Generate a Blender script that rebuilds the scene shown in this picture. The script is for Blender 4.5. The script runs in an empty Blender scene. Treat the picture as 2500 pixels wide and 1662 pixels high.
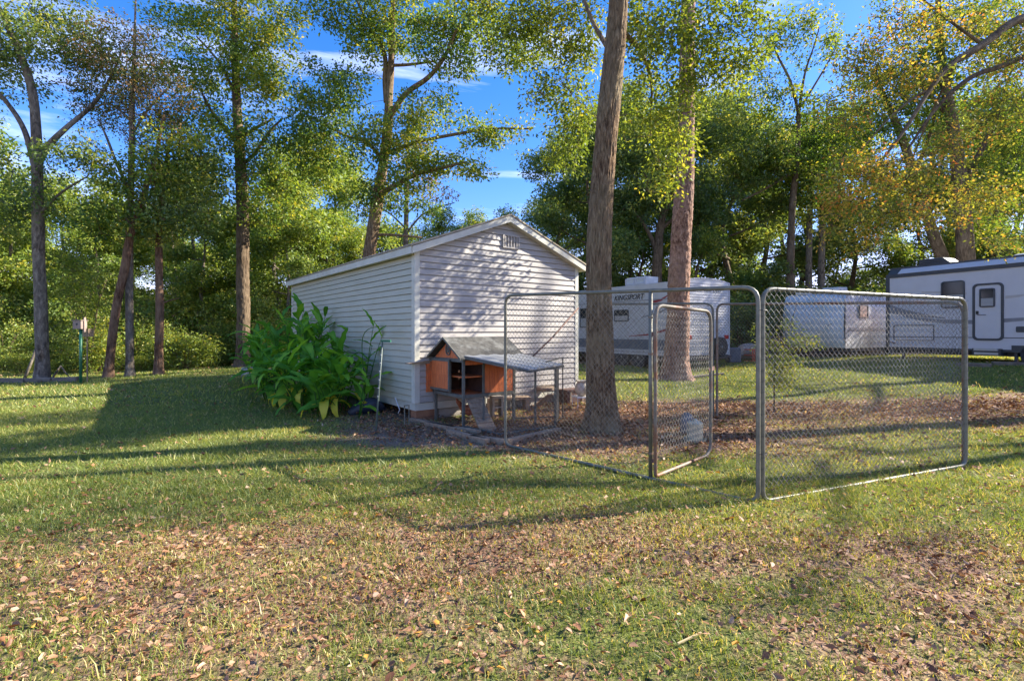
import bpy, math, random
import numpy as np
from mathutils import Vector, Matrix, noise as mnoise
random.seed(7)
RNG = np.random.default_rng(11)
PI = math.pi
C = bpy.context.scene.collection
SC = bpy.context.scene

# ------------------------------------------------------------------ camera, sky, sun, exposure
F, HY, CX, CH = 1230.0, 808.0, 1250.0, 1.48        # focal length in photo pixels, horizon row, centre column, eye height
cam = bpy.data.objects.new('camera', bpy.data.cameras.new('camera'))
C.objects.link(cam); SC.camera = cam
cam.location = (0, 0, CH); cam.rotation_euler = (PI/2, 0, 0)
cam.data.sensor_width = 36; cam.data.lens = 36*F/2500
cam.data.shift_y = (HY-831)/2500
cam.data.clip_start = 0.05; cam.data.clip_end = 3000

SUN_DIR = Vector((4.2, 1.02, 2.82)).normalized()      # towards the sun
ELEV = math.asin(SUN_DIR.z); AZ = math.atan2(SUN_DIR.x, SUN_DIR.y)
world = bpy.data.worlds.new('World'); SC.world = world; world.use_nodes = True
wn = world.node_tree.nodes; wl = world.node_tree.links; wn.clear()
wo = wn.new('ShaderNodeOutputWorld'); bg = wn.new('ShaderNodeBackground')
sky = wn.new('ShaderNodeTexSky'); sky.sky_type = 'NISHITA'; sky.sun_disc = False
sky.sun_elevation = ELEV; sky.sun_rotation = AZ
sky.altitude = 200; sky.air_density = 1.0; sky.dust_density = 0.3; sky.ozone_density = 4.5
bg.inputs['Strength'].default_value = 0.14
hsv = wn.new('ShaderNodeHueSaturation'); hsv.inputs['Saturation'].default_value = 1.3; hsv.inputs['Value'].default_value = 0.78
tnt = wn.new('ShaderNodeMix'); tnt.data_type = 'RGBA'; tnt.blend_type = 'MULTIPLY'; tnt.inputs['Factor'].default_value = 1; tnt.inputs['B'].default_value = (1.20, 0.77, 0.88, 1)
wl.new(sky.outputs[0], hsv.inputs['Color'])
tc = wn.new('ShaderNodeTexCoord'); mp = wn.new('ShaderNodeMapping'); mp.inputs['Scale'].default_value = (1.1, 1.8, 7.5)
mp.inputs['Rotation'].default_value = (0.0, 0.10, 0.4)
nz = wn.new('ShaderNodeTexNoise'); nz.inputs['Scale'].default_value = 1.6; nz.inputs['Detail'].default_value = 9; nz.inputs['Roughness'].default_value = 0.6
nz.inputs['Distortion'].default_value = 0.5
rp = wn.new('ShaderNodeValToRGB'); rp.color_ramp.elements[0].position = 0.50; rp.color_ramp.elements[1].position = 0.74
rp.color_ramp.elements[1].color = (0.62, 0.62, 0.62, 1)
mx = wn.new('ShaderNodeMix'); mx.data_type = 'RGBA'; mx.inputs['B'].default_value = (4.6, 4.8, 6.3, 1)
wl.new(tc.outputs['Generated'], mp.inputs[0]); wl.new(mp.outputs[0], nz.inputs['Vector']); wl.new(nz.outputs['Fac'], rp.inputs[0])
wl.new(rp.outputs[0], mx.inputs['Factor']); wl.new(hsv.outputs[0], tnt.inputs['A']); wl.new(tnt.outputs['Result'], mx.inputs['A']); wl.new(mx.outputs['Result'], bg.inputs[0])
wl.new(bg.outputs[0], wo.inputs[0])
sl = bpy.data.lights.new('sun', 'SUN'); sl.energy = 4.6; sl.angle = math.radians(0.55); sl.color = (1.0, 0.93, 0.80)
so = bpy.data.objects.new('sun', sl); C.objects.link(so)
so.rotation_euler = SUN_DIR.to_track_quat('Z', 'Y').to_euler()
SC.view_settings.view_transform = 'Standard'; SC.view_settings.look = 'None'
SC.view_settings.gamma = 1; SC.view_settings.use_curve_mapping = False
SC.view_settings.exposure = 1.8
SC.cycles.max_bounces = 8; SC.cycles.transparent_max_bounces = 8

# ------------------------------------------------------------------ places
def smooth(t):
    t = np.clip(t, 0, 1); return t*t*(3-2*t)
HXP = [-40, -14, -11, -7, 0, 5, 8, 13, 17, 40]; HZP = [-.1, 0, .12, .28, .2, .10, .3, .5, .55, .7]
def terrain(x, y):
    x = np.asarray(x, float); y = np.asarray(y, float)
    A = smooth((y-6.5)/9.5)
    z = A*np.interp(x, HXP, HZP)
    z = z - 0.5*smooth((y-18.5)/7)*smooth((-x-5)/5)
    z = z + (0.012*np.sin(x*1.7+.6*y)*np.cos(y*1.3-.4*x) + 0.008*np.sin(3.1*x+1.0)*np.sin(2.7*y))*np.clip(1.2-np.abs(y)/60, 0, 1)
    return z
def tz(x, y): return float(terrain(x, y))
def W(px, py, d): return Vector(((px-CX)/F*d, d, CH-(py-HY)/F*d))
def onground(px, d): x = (px-CX)/F*d; return Vector((x, d, tz(x, d)))
def plane_px(o, u, px, py):                 # a point of a vertical wall (origin o, direction u) seen at px, py -> distance along, height
    q = (px-CX)/F; t = (q*o[1]-o[0])/(u[0]-q*u[1]); Y = o[1]+u[1]*t
    return t, CH-(py-HY)/F*Y

# ------------------------------------------------------------------ mesh helpers
class MB:
    def __init__(s): s.v = []; s.f = []; s.m = []
    def add(s, vs, fs, mi=0):
        b = len(s.v); s.v += [tuple(v) for v in vs]; s.f += [tuple(b+i for i in f) for f in fs]; s.m += [mi]*len(fs); return s
    def box(s, x0, y0, z0, x1, y1, z1, mi=0):
        return s.add([(x0,y0,z0),(x1,y0,z0),(x1,y1,z0),(x0,y1,z0),(x0,y0,z1),(x1,y0,z1),(x1,y1,z1),(x0,y1,z1)],
                     [(0,3,2,1),(4,5,6,7),(0,1,5,4),(1,2,6,5),(2,3,7,6),(3,0,4,7)], mi)
    def beam(s, a, b, w, h, up=(0,0,1), mi=0):
        a = Vector(a); b = Vector(b); d = (b-a).normalized(); sd = d.cross(Vector(up))
        if sd.length < 1e-4: sd = d.cross(Vector((1,0,0)))
        sd.normalize(); u = sd.cross(d).normalized()
        vs = [p + sd*sx*w/2 + u*sz*h/2 for p in (a, b) for sx, sz in ((-1,-1),(1,-1),(1,1),(-1,1))]
        return s.add(vs, [(0,1,2,3),(7,6,5,4),(0,4,5,1),(1,5,6,2),(2,6,7,3),(3,7,4,0)], mi)
    def prism(s, pts, off, mi=0):           # closed polygon pts extruded by vector off
        n = len(pts); p = [Vector(q) for q in pts]; o = Vector(off)
        return s.add(p+[q+o for q in p], [tuple(range(n))[::-1], tuple(range(n, 2*n))]+[(i,(i+1)%n,(i+1)%n+n,i+n) for i in range(n)], mi)
    def ring(s, outer, inner, off, mi=0):
        n = len(outer); o = Vector(off); a = [Vector(q) for q in outer]; b = [Vector(q) for q in inner]
        vs = a+b+[q+o for q in a]+[q+o for q in b]; fs = []
        for i in range(n):
            j = (i+1) % n
            fs += [(i,j,n+j,n+i),(2*n+i,3*n+i,3*n+j,2*n+j),(i,2*n+i,2*n+j,j),(n+i,n+j,3*n+j,3*n+i)]
        return s.add(vs, fs, mi)
    def tube(s, pts, rad, sides=8, mi=0, cap=True, wob=0.0, seed=0, closed=False):
        pts = [Vector(p) for p in pts]; n = len(pts)
        if not hasattr(rad, '__len__'): rad = [rad]*n
        vs = []; fs = []; prev = None
        for i, p in enumerate(pts):
            if closed: d = pts[(i+1) % n]-pts[i-1]
            else: d = pts[min(i+1, n-1)]-pts[max(i-1, 0)]
            if d.length < 1e-9: d = Vector((0,0,1))
            d.normalize()
            if prev is None:
                a = d.cross(Vector((0.02,1,0.01)))
                if a.length < 1e-3: a = d.cross(Vector((1,0,0)))
            else: a = prev - d*prev.dot(d)
            a.normalize(); prev = a; b = d.cross(a)
            for k in range(sides):
                th = 2*PI*k/sides; r = rad[i]
                if wob: r *= 1+wob*(mnoise.noise(Vector((math.cos(th)*2.2+seed, math.sin(th)*2.2, p.z*0.9+p.x*.5)))*1.0)
                vs.append(p+a*math.cos(th)*r+b*math.sin(th)*r)
        m = n if closed else n-1
        for i in range(m):
            for k in range(sides):
                a0 = i*sides+k; a1 = i*sides+(k+1) % sides; j = ((i+1) % n)*sides
                fs.append((a0, a1, j+(k+1) % sides, j+k))
        if cap and not closed: fs += [tuple(range(sides))[::-1], tuple(range((n-1)*sides, n*sides))]
        return s.add(vs, fs, mi)
    def lathe(s, prof, seg=20, c=(0,0,0), mi=0):
        vs = []; fs = []
        for r, z in prof:
            for k in range(seg): vs.append((c[0]+r*math.cos(2*PI*k/seg), c[1]+r*math.sin(2*PI*k/seg), c[2]+z))
        for i in range(len(prof)-1):
            for k in range(seg): fs.append((i*seg+k, i*seg+(k+1) % seg, (i+1)*seg+(k+1) % seg, (i+1)*seg+k))
        fs += [tuple(range(seg))[::-1], tuple(range((len(prof)-1)*seg, len(prof)*seg))]
        return s.add(vs, fs, mi)
    def mesh(s, name, mats, smooth=False):
        me = bpy.data.meshes.new(name); me.from_pydata(s.v, [], s.f)
        for m in (mats if isinstance(mats, (list, tuple)) else [mats]): me.materials.append(m)
        if any(s.m): me.polygons.foreach_set('material_index', s.m)
        if smooth: me.polygons.foreach_set('use_smooth', [True]*len(s.f))
        me.update(); return me
    def obj(s, name, mats, parent=None, smooth=False, bevel=0.0, autosmooth=False):
        me = s.mesh(name, mats, smooth)
        o = bpy.data.objects.new(name, me); C.objects.link(o)
        if parent: o.parent = parent
        if bevel:
            b = o.modifiers.new('edge', 'BEVEL'); b.width = bevel; b.segments = 2; b.limit_method = 'ANGLE'
        return o

def np_mesh(name, V, Fq, mat, tint=None, smooth=False):
    V = np.asarray(V, np.float32).reshape(-1, 3); Fq = np.asarray(Fq, np.int32); k = Fq.shape[1]; n = len(Fq)
    me = bpy.data.meshes.new(name)
    me.vertices.add(len(V)); me.vertices.foreach_set('co', V.ravel())
    me.loops.add(n*k); me.loops.foreach_set('vertex_index', Fq.ravel())
    me.polygons.add(n); me.polygons.foreach_set('loop_start', np.arange(0, n*k, k, dtype=np.int32))
    me.polygons.foreach_set('loop_total', np.full(n, k, np.int32))
    if smooth: me.polygons.foreach_set('use_smooth', np.ones(n, bool))
    if mat: me.materials.append(mat)
    if tint is not None:
        a = me.attributes.new('tint', 'FLOAT', 'POINT'); a.data.foreach_set('value', np.asarray(tint, np.float32))
    me.update(calc_edges=True); return me
def link(name, me, parent=None):
    o = bpy.data.objects.new(name, me); C.objects.link(o)
    if parent: o.parent = parent
    return o

def seg_tubes(P0, P1, R0, R1, sides=3):
    P0 = np.asarray(P0, float); P1 = np.asarray(P1, float); n = len(P0)
    D = P1-P0; D /= np.maximum(np.linalg.norm(D, axis=1, keepdims=True), 1e-9)
    ref = np.where(np.abs(D[:, 2:3]) > .9, np.array([[1., 0, 0]]), np.array([[0, 0, 1.]]))
    A = np.cross(D, ref); A /= np.linalg.norm(A, axis=1, keepdims=True); B = np.cross(D, A)
    V = np.zeros((n, 2, sides, 3)); R0 = np.broadcast_to(R0, (n,)); R1 = np.broadcast_to(R1, (n,))
    for k in range(sides):
        c, s_ = math.cos(2*PI*k/sides), math.sin(2*PI*k/sides)
        V[:, 0, k] = P0+(A*c+B*s_)*R0[:, None]; V[:, 1, k] = P1+(A*c+B*s_)*R1[:, None]
    base = (np.arange(n)*2*sides)[:, None]; Fs = []
    for k in range(sides):
        j = (k+1) % sides; Fs.append(base+np.array([[k, j, sides+j, sides+k]]))
    return V.reshape(-1, 3), np.concatenate(Fs)

def tag(o, label=None, cat=None, group=None, kind=None):
    if label: o['label'] = label
    if cat: o['category'] = cat
    if group: o['group'] = group
    if kind: o['kind'] = kind
    return o
def thing(name, label, cat, loc=(0,0,0), rz=0, group=None):
    o = bpy.data.objects.new(name, None); C.objects.link(o); o.empty_display_size = .1
    o.location = loc; o.rotation_euler = (0,0,rz); return tag(o, label, cat, group)
def stuff(o): o['kind'] = 'stuff'; return o
def copy_tree(o, parent=None):
    c = o.copy(); C.objects.link(c); c.parent = parent
    for ch in list(o.children): copy_tree(ch, c)
    return c
def rrect(cx, cz, w, h, r, y=0, n=5, axis='y'):
    pts = []
    for (sx, sz, a0) in ((1,-1,-PI/2),(1,1,0),(-1,1,PI/2),(-1,-1,PI)):
        for i in range(n+1):
            a = a0+PI/2*i/n; pts.append((cx+sx*(w/2-r)+r*math.cos(a), cz+sz*(h/2-r)+r*math.sin(a)))
    if axis == 'y': return [Vector((p, y, q)) for p, q in pts]
    return [Vector((y, p, q)) for p, q in pts]

# ------------------------------------------------------------------ materials
def newmat(name):
    m = bpy.data.materials.new(name); m.use_nodes = True; nt = m.node_tree; nt.nodes.clear()
    out = nt.nodes.new('ShaderNodeOutputMaterial'); return m, nt, out
def N(nt, t, **kw):
    n = nt.nodes.new(t)
    for k, v in kw.items():
        if k in n.inputs: n.inputs[k].default_value = v
        else: setattr(n, k, v)
    return n
def ramp(nt, stops):
    r = nt.nodes.new('ShaderNodeValToRGB'); e = r.color_ramp.elements
    while len(e) < len(stops): e.new(0.5)
    for i, (p, c) in enumerate(stops): e[i].position = p; e[i].color = (*c, 1)
    return r
def paint(name, col, col2=None, scale=3.0, rough=.6, metal=0.0, stretch=(1,1,1), bump=0.0, bscale=None, detail=5, contrast=(.35,.65), spec=.5, dirt=None, dirtscale=1.2, dirtrange=(.5,.75), coord='Object', bstretch=None):
    m, nt, out = newmat(name); L = nt.links
    p = N(nt, 'ShaderNodeBsdfPrincipled'); p.inputs['Roughness'].default_value = rough; p.inputs['Metallic'].default_value = metal
    p.inputs['Specular IOR Level'].default_value = spec
    t = N(nt, 'ShaderNodeTexCoord'); mp = N(nt, 'ShaderNodeMapping'); mp.inputs['Scale'].default_value = stretch
    L.new(t.outputs[coord], mp.inputs[0])
    n = N(nt, 'ShaderNodeTexNoise'); n.inputs['Scale'].default_value = scale; n.inputs['Detail'].default_value = detail; n.inputs['Roughness'].default_value = .65
    L.new(mp.outputs[0], n.inputs['Vector'])
    r = ramp(nt, [(contrast[0], col), (contrast[1], col2 or tuple(c*.8 for c in col))]); L.new(n.outputs['Fac'], r.inputs[0])
    c = r.outputs[0]
    if dirt:
        n2 = N(nt, 'ShaderNodeTexNoise'); n2.inputs['Scale'].default_value = dirtscale; n2.inputs['Detail'].default_value = 8; n2.inputs['Roughness'].default_value = .7
        L.new(t.outputs[coord], n2.inputs['Vector'])
        r2 = ramp(nt, [(dirtrange[0], (0,0,0)), (dirtrange[1], (1,1,1))]); L.new(n2.outputs['Fac'], r2.inputs[0])
        mi = N(nt, 'ShaderNodeMix', data_type='RGBA'); mi.inputs['B'].default_value = (*dirt, 1)
        L.new(r2.outputs[0], mi.inputs['Factor']); L.new(c, mi.inputs['A']); c = mi.outputs['Result']
    L.new(c, p.inputs['Base Color'])
    if bump:
        n3 = N(nt, 'ShaderNodeTexNoise'); n3.inputs['Scale'].default_value = bscale or scale*4; n3.inputs['Detail'].default_value = 6
        if bstretch:
            m3 = N(nt, 'ShaderNodeMapping'); m3.inputs['Scale'].default_value = bstretch; L.new(t.outputs[coord], m3.inputs[0]); L.new(m3.outputs[0], n3.inputs['Vector'])
        else: L.new(mp.outputs[0], n3.inputs['Vector'])
        b = N(nt, 'ShaderNodeBump'); b.inputs['Strength'].default_value = 1.0; b.inputs['Distance'].default_value = bump
        L.new(n3.outputs['Fac'], b.inputs['Height']); L.new(b.outputs[0], p.inputs['Normal'])
    L.new(p.outputs[0], out.inputs[0]); return m
def leafmat(name, stops, transl=.45, gloss=.03, rough=.5, tgain=1.6, gain=1.6):
    stops = [(p_, tuple(min(.7, v*gain) for v in c_)) for p_, c_ in stops]
    m, nt, out = newmat(name); L = nt.links
    a = N(nt, 'ShaderNodeAttribute', attribute_name='tint')
    r = ramp(nt, stops); L.new(a.outputs['Fac'], r.inputs[0])
    d = N(nt, 'ShaderNodeBsdfDiffuse'); t = N(nt, 'ShaderNodeBsdfTranslucent'); g = N(nt, 'ShaderNodeBsdfGlossy'); g.inputs['Roughness'].default_value = rough
    g.inputs['Color'].default_value = (.8,.8,.8,1)
    mu = N(nt, 'ShaderNodeMix', data_type='RGBA', blend_type='MULTIPLY'); mu.inputs['Factor'].default_value = 1; mu.inputs['B'].default_value = (tgain*1.15, tgain, tgain*.45, 1)
    L.new(r.outputs[0], mu.inputs['A']); L.new(mu.outputs['Result'], t.inputs[0]); L.new(r.outputs[0], d.inputs[0])
    m1 = N(nt, 'ShaderNodeMixShader'); m1.inputs[0].default_value = transl; L.new(d.outputs[0], m1.inputs[1]); L.new(t.outputs[0], m1.inputs[2])
    m2 = N(nt, 'ShaderNodeMixShader'); m2.inputs[0].default_value = gloss; L.new(m1.outputs[0], m2.inputs[1]); L.new(g.outputs[0], m2.inputs[2])
    L.new(m2.outputs[0], out.inputs[0]); return m
def glassmat(name, col=(.03,.035,.04), rough=.08):
    m, nt, out = newmat(name); p = N(nt, 'ShaderNodeBsdfPrincipled'); p.inputs['Base Color'].default_value = (*col, 1); p.inputs['Roughness'].default_value = rough
    p.inputs['Specular IOR Level'].default_value = .35; nt.links.new(p.outputs[0], out.inputs[0]); return m
def barkmat(name, c0, c1, c2, vs=3.0, hs=26.0, bump=.02, lichen=None):
    m, nt, out = newmat(name); L = nt.links
    p = N(nt, 'ShaderNodeBsdfPrincipled'); p.inputs['Roughness'].default_value = .9; p.inputs['Specular IOR Level'].default_value = .2
    t = N(nt, 'ShaderNodeTexCoord'); mp = N(nt, 'ShaderNodeMapping'); mp.inputs['Scale'].default_value = (hs, hs, vs); L.new(t.outputs['Object'], mp.inputs[0])
    n = N(nt, 'ShaderNodeTexNoise'); n.inputs['Scale'].default_value = 1; n.inputs['Detail'].default_value = 6; n.inputs['Roughness'].default_value = .7; n.inputs['Distortion'].default_value = .6
    L.new(mp.outputs[0], n.inputs['Vector'])
    r = ramp(nt, [(.36, c0), (.5, c1), (.66, c2)]); L.new(n.outputs['Fac'], r.inputs[0]); c = r.outputs[0]
    n2 = N(nt, 'ShaderNodeTexNoise'); n2.inputs['Scale'].default_value = 1.7; n2.inputs['Detail'].default_value = 4; L.new(t.outputs['Object'], n2.inputs['Vector'])
    r2 = ramp(nt, [(.4, (0,0,0)), (.7, (.7,.7,.7))]); L.new(n2.outputs['Fac'], r2.inputs[0])
    mi = N(nt, 'ShaderNodeMix', data_type='RGBA'); mi.inputs['B'].default_value = (*(lichen or c2), 1)
    L.new(r2.outputs[0], mi.inputs['Factor']); L.new(c, mi.inputs['A']); L.new(mi.outputs['Result'], p.inputs['Base Color'])
    b = N(nt, 'ShaderNodeBump'); b.inputs['Distance'].default_value = bump; b.inputs['Strength'].default_value = 1; L.new(n.outputs['Fac'], b.inputs['Height']); L.new(b.outputs[0], p.inputs['Normal'])
    L.new(p.outputs[0], out.inputs[0]); return m

M = {}
M['oakbark'] = barkmat('oak_bark', (.035,.018,.009), (.17,.105,.058), (.34,.25,.15), 6.5, 30, .035, (.24,.19,.11))
M['darkbark'] = barkmat('dark_bark', (.03,.019,.011), (.105,.072,.043), (.21,.155,.10), 4, 20, .025)
M['greybark'] = barkmat('grey_bark', (.035,.027,.02), (.13,.10,.075), (.30,.25,.19), 5, 14, .02, (.22,.19,.15))
M['redbark'] = barkmat('reddish_bark', (.04,.018,.01), (.13,.07,.042), (.22,.14,.09), 4, 16, .02)
M['pinebark'] = barkmat('pine_bark', (.045,.018,.012), (.23,.125,.085), (.42,.28,.21), 7, 13, .04, (.32,.21,.16))
M['leaf_oak'] = leafmat('oak_leaves', [(0,(.03,.065,.016)),(.35,(.06,.11,.02)),(.7,(.11,.155,.022)),(1,(.22,.21,.03))])
M['leaf_yellow'] = leafmat('yellow_green_leaves', [(0,(.045,.075,.016)),(.45,(.10,.14,.022)),(.8,(.17,.20,.03)),(1,(.28,.25,.035))])
M['leaf_dark'] = leafmat('dark_green_leaves', [(0,(.02,.036,.013)),(.5,(.045,.07,.02)),(.85,(.09,.11,.026)),(1,(.17,.16,.035))], gain=2.8)
M['leaf_autumn'] = leafmat('turning_leaves', [(0,(.045,.06,.015)),(.4,(.10,.12,.022)),(.62,(.20,.17,.03)),(.82,(.28,.15,.035)),(1,(.26,.09,.03))], gain=2.0)
M['leaf_brown'] = leafmat('withering_leaves', [(0,(.04,.065,.018)),(.5,(.08,.10,.03)),(.75,(.16,.10,.05)),(1,(.28,.17,.10))], transl=.35)
M['leaf_under'] = leafmat('undergrowth_leaves', [(0,(.05,.09,.02)),(.5,(.11,.16,.03)),(.85,(.20,.23,.045)),(1,(.30,.27,.07))])
M['grass'] = leafmat('grass_blades', [(0,(.045,.075,.014)),(.45,(.11,.145,.024)),(.75,(.20,.20,.035)),(.9,(.34,.27,.09)),(1,(.40,.31,.16))], transl=.4, gloss=.04, tgain=1.4, gain=1.7)
M['litter'] = leafmat('dry_leaves', [(0,(.09,.035,.016)),(.35,(.20,.095,.048)),(.7,(.30,.16,.085)),(.92,(.42,.28,.18)),(1,(.50,.26,.05))], transl=.12, gloss=.03, tgain=1.0, gain=1.25)
M['needles'] = leafmat('pine_needles', [(0,(.03,.06,.02)),(.5,(.07,.10,.025)),(1,(.13,.14,.03))], transl=.2)
M['canna'] = leafmat('broad_leaves', [(0,(.03,.085,.012)),(.55,(.065,.18,.02)),(.85,(.14,.27,.025)),(1,(.38,.34,.04))], transl=.4, gloss=.02, rough=.5, gain=1.7)

M['siding'] = paint('vinyl_siding', (.40,.365,.32), (.31,.28,.245), scale=2.2, stretch=(1,1,6), rough=.5, dirt=(.27,.25,.225), dirtscale=1.4, dirtrange=(.50,.78), bump=.0008, bscale=60)
M['sidingside'] = paint('vinyl_siding_warmed_for_shade', (.46,.44,.335), (.41,.39,.29), scale=1.6, stretch=(1,1,5), rough=.5, dirt=(.38,.36,.25), dirtscale=.9, dirtrange=(.5,.85), bump=.0008, bscale=60)  # second siding colour for the wall in shade, warmed against blue skylight
M['trim'] = paint('white_trim', (.56,.545,.46), (.47,.45,.36), scale=4, rough=.5, dirt=(.36,.34,.26), dirtrange=(.55,.8))
M['drip'] = paint('weathered_roof_edge', (.42,.36,.24), (.26,.21,.14), scale=9, rough=.8)
M['shingle'] = paint('roof_shingles', (.16,.15,.14), (.09,.085,.08), scale=30, rough=.95, bump=.004)
M['block'] = paint('concrete_block', (.34,.30,.26), (.24,.21,.18), scale=8, rough=.95, bump=.004, dirt=(.20,.12,.08), dirtscale=3)
M['bounceblock'] = paint('bounce_tinted_block', (.33,.16,.08), (.22,.10,.055), scale=6, rough=.95, bump=.004)  # corner pier block with warm bounced light put into its colour
M['skirt'] = paint('skirt_board', (.36,.32,.27), (.25,.22,.18), scale=3, stretch=(1,1,5), rough=.9, bump=.002)
M['galv'] = paint('galvanised_steel', (.20,.19,.145), (.13,.125,.095), scale=14, rough=.5, metal=.3, dirt=(.18,.15,.11), dirtscale=5, dirtrange=(.55,.75))
M['rusty'] = paint('rusty_galvanised_steel', (.23,.21,.16), (.16,.13,.095), scale=9, rough=.6, metal=.2, dirt=(.20,.09,.045), dirtscale=4, dirtrange=(.45,.62))
M['wire'] = paint('wire', (.24,.235,.20), (.14,.11,.08), scale=4, rough=.5, metal=.2)
M['tie'] = paint('black_wire', (.02,.02,.02), rough=.5)
M['coopred'] = paint('orange_stained_wood', (.68,.175,.045), (.48,.11,.03), scale=5, stretch=(6,6,1), rough=.65, bump=.0015, dirt=(.22,.09,.04), dirtscale=5, dirtrange=(.55,.75))
M['coopgrey'] = paint('grey_green_painted_frame', (.13,.125,.10), (.085,.08,.065), scale=10, rough=.75, dirt=(.22,.20,.16), dirtscale=9, dirtrange=(.6,.8))
M['darkin'] = paint('shade_dark_wood_and_soil', (.07,.03,.018), (.03,.015,.01), scale=6, rough=.9)  # shade inside the coop put into the colour; also joists and soil
M['felt'] = paint('mineral_roofing_felt', (.085,.08,.07), (.035,.034,.03), scale=9, rough=.95, bump=.003, bscale=90, dirt=(.15,.15,.14), dirtscale=4, dirtrange=(.48,.66))
M['metalroof'] = paint('blue_grey_metal_sheet', (.48,.49,.49), (.38,.39,.40), scale=4, rough=.38, metal=.5, dirt=(.42,.43,.42), dirtscale=4)
M['oldwood'] = paint('weathered_wood', (.34,.25,.165), (.19,.13,.085), scale=4, stretch=(5,5,5), rough=.92, bump=.004)
M['timber'] = paint('landscape_timber', (.22,.18,.14), (.12,.095,.07), scale=3, stretch=(1,5,5), rough=.95, bump=.006)
M['rvwhite'] = paint('rv_white_skin', (.55,.54,.56), (.50,.49,.51), scale=1.2, rough=.35, dirt=(.55,.54,.53), dirtscale=1.5)
M['rvold'] = paint('rv_aged_skin', (.50,.49,.50), (.43,.42,.42), scale=1.5, rough=.45, dirt=(.42,.40,.36), dirtscale=1.3, dirtrange=(.5,.8))
M['rvshade'] = paint('rv_shade_tinted_cap', (.50,.56,.62), (.44,.50,.54), scale=1.2, rough=.35, dirt=(.36,.42,.38), dirtscale=1.5)  # white nose on the shaded face, blue of the shade put into its colour
M['rvband'] = paint('rv_grey_band', (.12,.14,.17), (.09,.105,.13), scale=6, rough=.5)
M['rvtrim'] = paint('rv_dark_trim', (.035,.04,.05), (.05,.055,.06), scale=6, rough=.45)
M['rvgrey'] = paint('rv_grey_graphic', (.22,.22,.24), rough=.4)
M['rvtan'] = paint('rv_tan_graphic', (.48,.44,.42), rough=.4)
M['rvred'] = paint('rv_red_graphic', (.30,.03,.035), rough=.4)
M['black'] = paint('black_plastic', (.02,.021,.022), rough=.5)
M['tyre'] = paint('tyre_rubber', (.03,.03,.03), (.045,.042,.04), rough=.85)
M['rim'] = paint('wheel_rim', (.45,.46,.47), rough=.4, metal=.4)
M['redlens'] = paint('red_lens', (.5,.03,.02), rough=.25)
M['glass'] = glassmat('window_glass')
M['blind'] = paint('window_blind', (.38,.37,.36), (.30,.29,.28), scale=2, stretch=(1,1,30), rough=.6)
M['acwhite'] = paint('ac_shroud', (.62,.62,.58), (.5,.5,.46), rough=.5)
M['acgrey'] = paint('ac_dark_shroud', (.03,.033,.036), rough=.5)
M['green'] = paint('green_metal_pole', (.02,.16,.08), (.015,.10,.05), scale=8, rough=.5)
M['polegreen'] = paint('grey_green_pole', (.12,.16,.13), (.08,.10,.085), scale=12, rough=.5)
M['boxwood'] = paint('nest_box_wood', (.34,.26,.22), (.24,.17,.14), scale=6, stretch=(8,8,1), rough=.9)
M['tarp'] = paint('dark_blue_tarp', (.02,.028,.05), (.01,.014,.022), scale=5, rough=.5, bump=.01, bscale=9)
M['pot'] = paint('black_pot', (.018,.03,.022), rough=.55)
M['whitepot'] = paint('grey_white_planter', (.50,.48,.42), (.38,.36,.31), scale=9, rough=.8)
M['urn'] = paint('cream_urn', (.55,.50,.40), (.42,.36,.27), scale=6, rough=.7, dirt=(.25,.18,.11), dirtscale=6)
M['rust'] = paint('rusty_pipe', (.16,.08,.055), (.09,.045,.035), scale=12, rough=.8)
M['feather'] = paint('red_brown_feathers', (.36,.10,.025), (.20,.05,.015), scale=22, rough=.8, bump=.004, bscale=60)
M['hleg'] = paint('hen_leg_skin', (.55,.42,.22), rough=.6)
M['comb'] = paint('hen_comb', (.5,.03,.02), rough=.5)
M['orange'] = paint('orange_plastic', (.55,.13,.06), (.42,.09,.05), scale=6, rough=.5)
M['zinc'] = paint('zinc_drinker', (.36,.37,.30), (.28,.29,.23), scale=10, rough=.45, metal=.3, dirt=(.26,.27,.22), dirtscale=6)
M['bluegrey'] = paint('blue_grey_bucket', (.11,.12,.14), (.07,.075,.09), scale=5, rough=.5)
M['rubble'] = paint('pale_rubble', (.27,.26,.23), (.13,.125,.11), scale=6, rough=.9)

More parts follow.
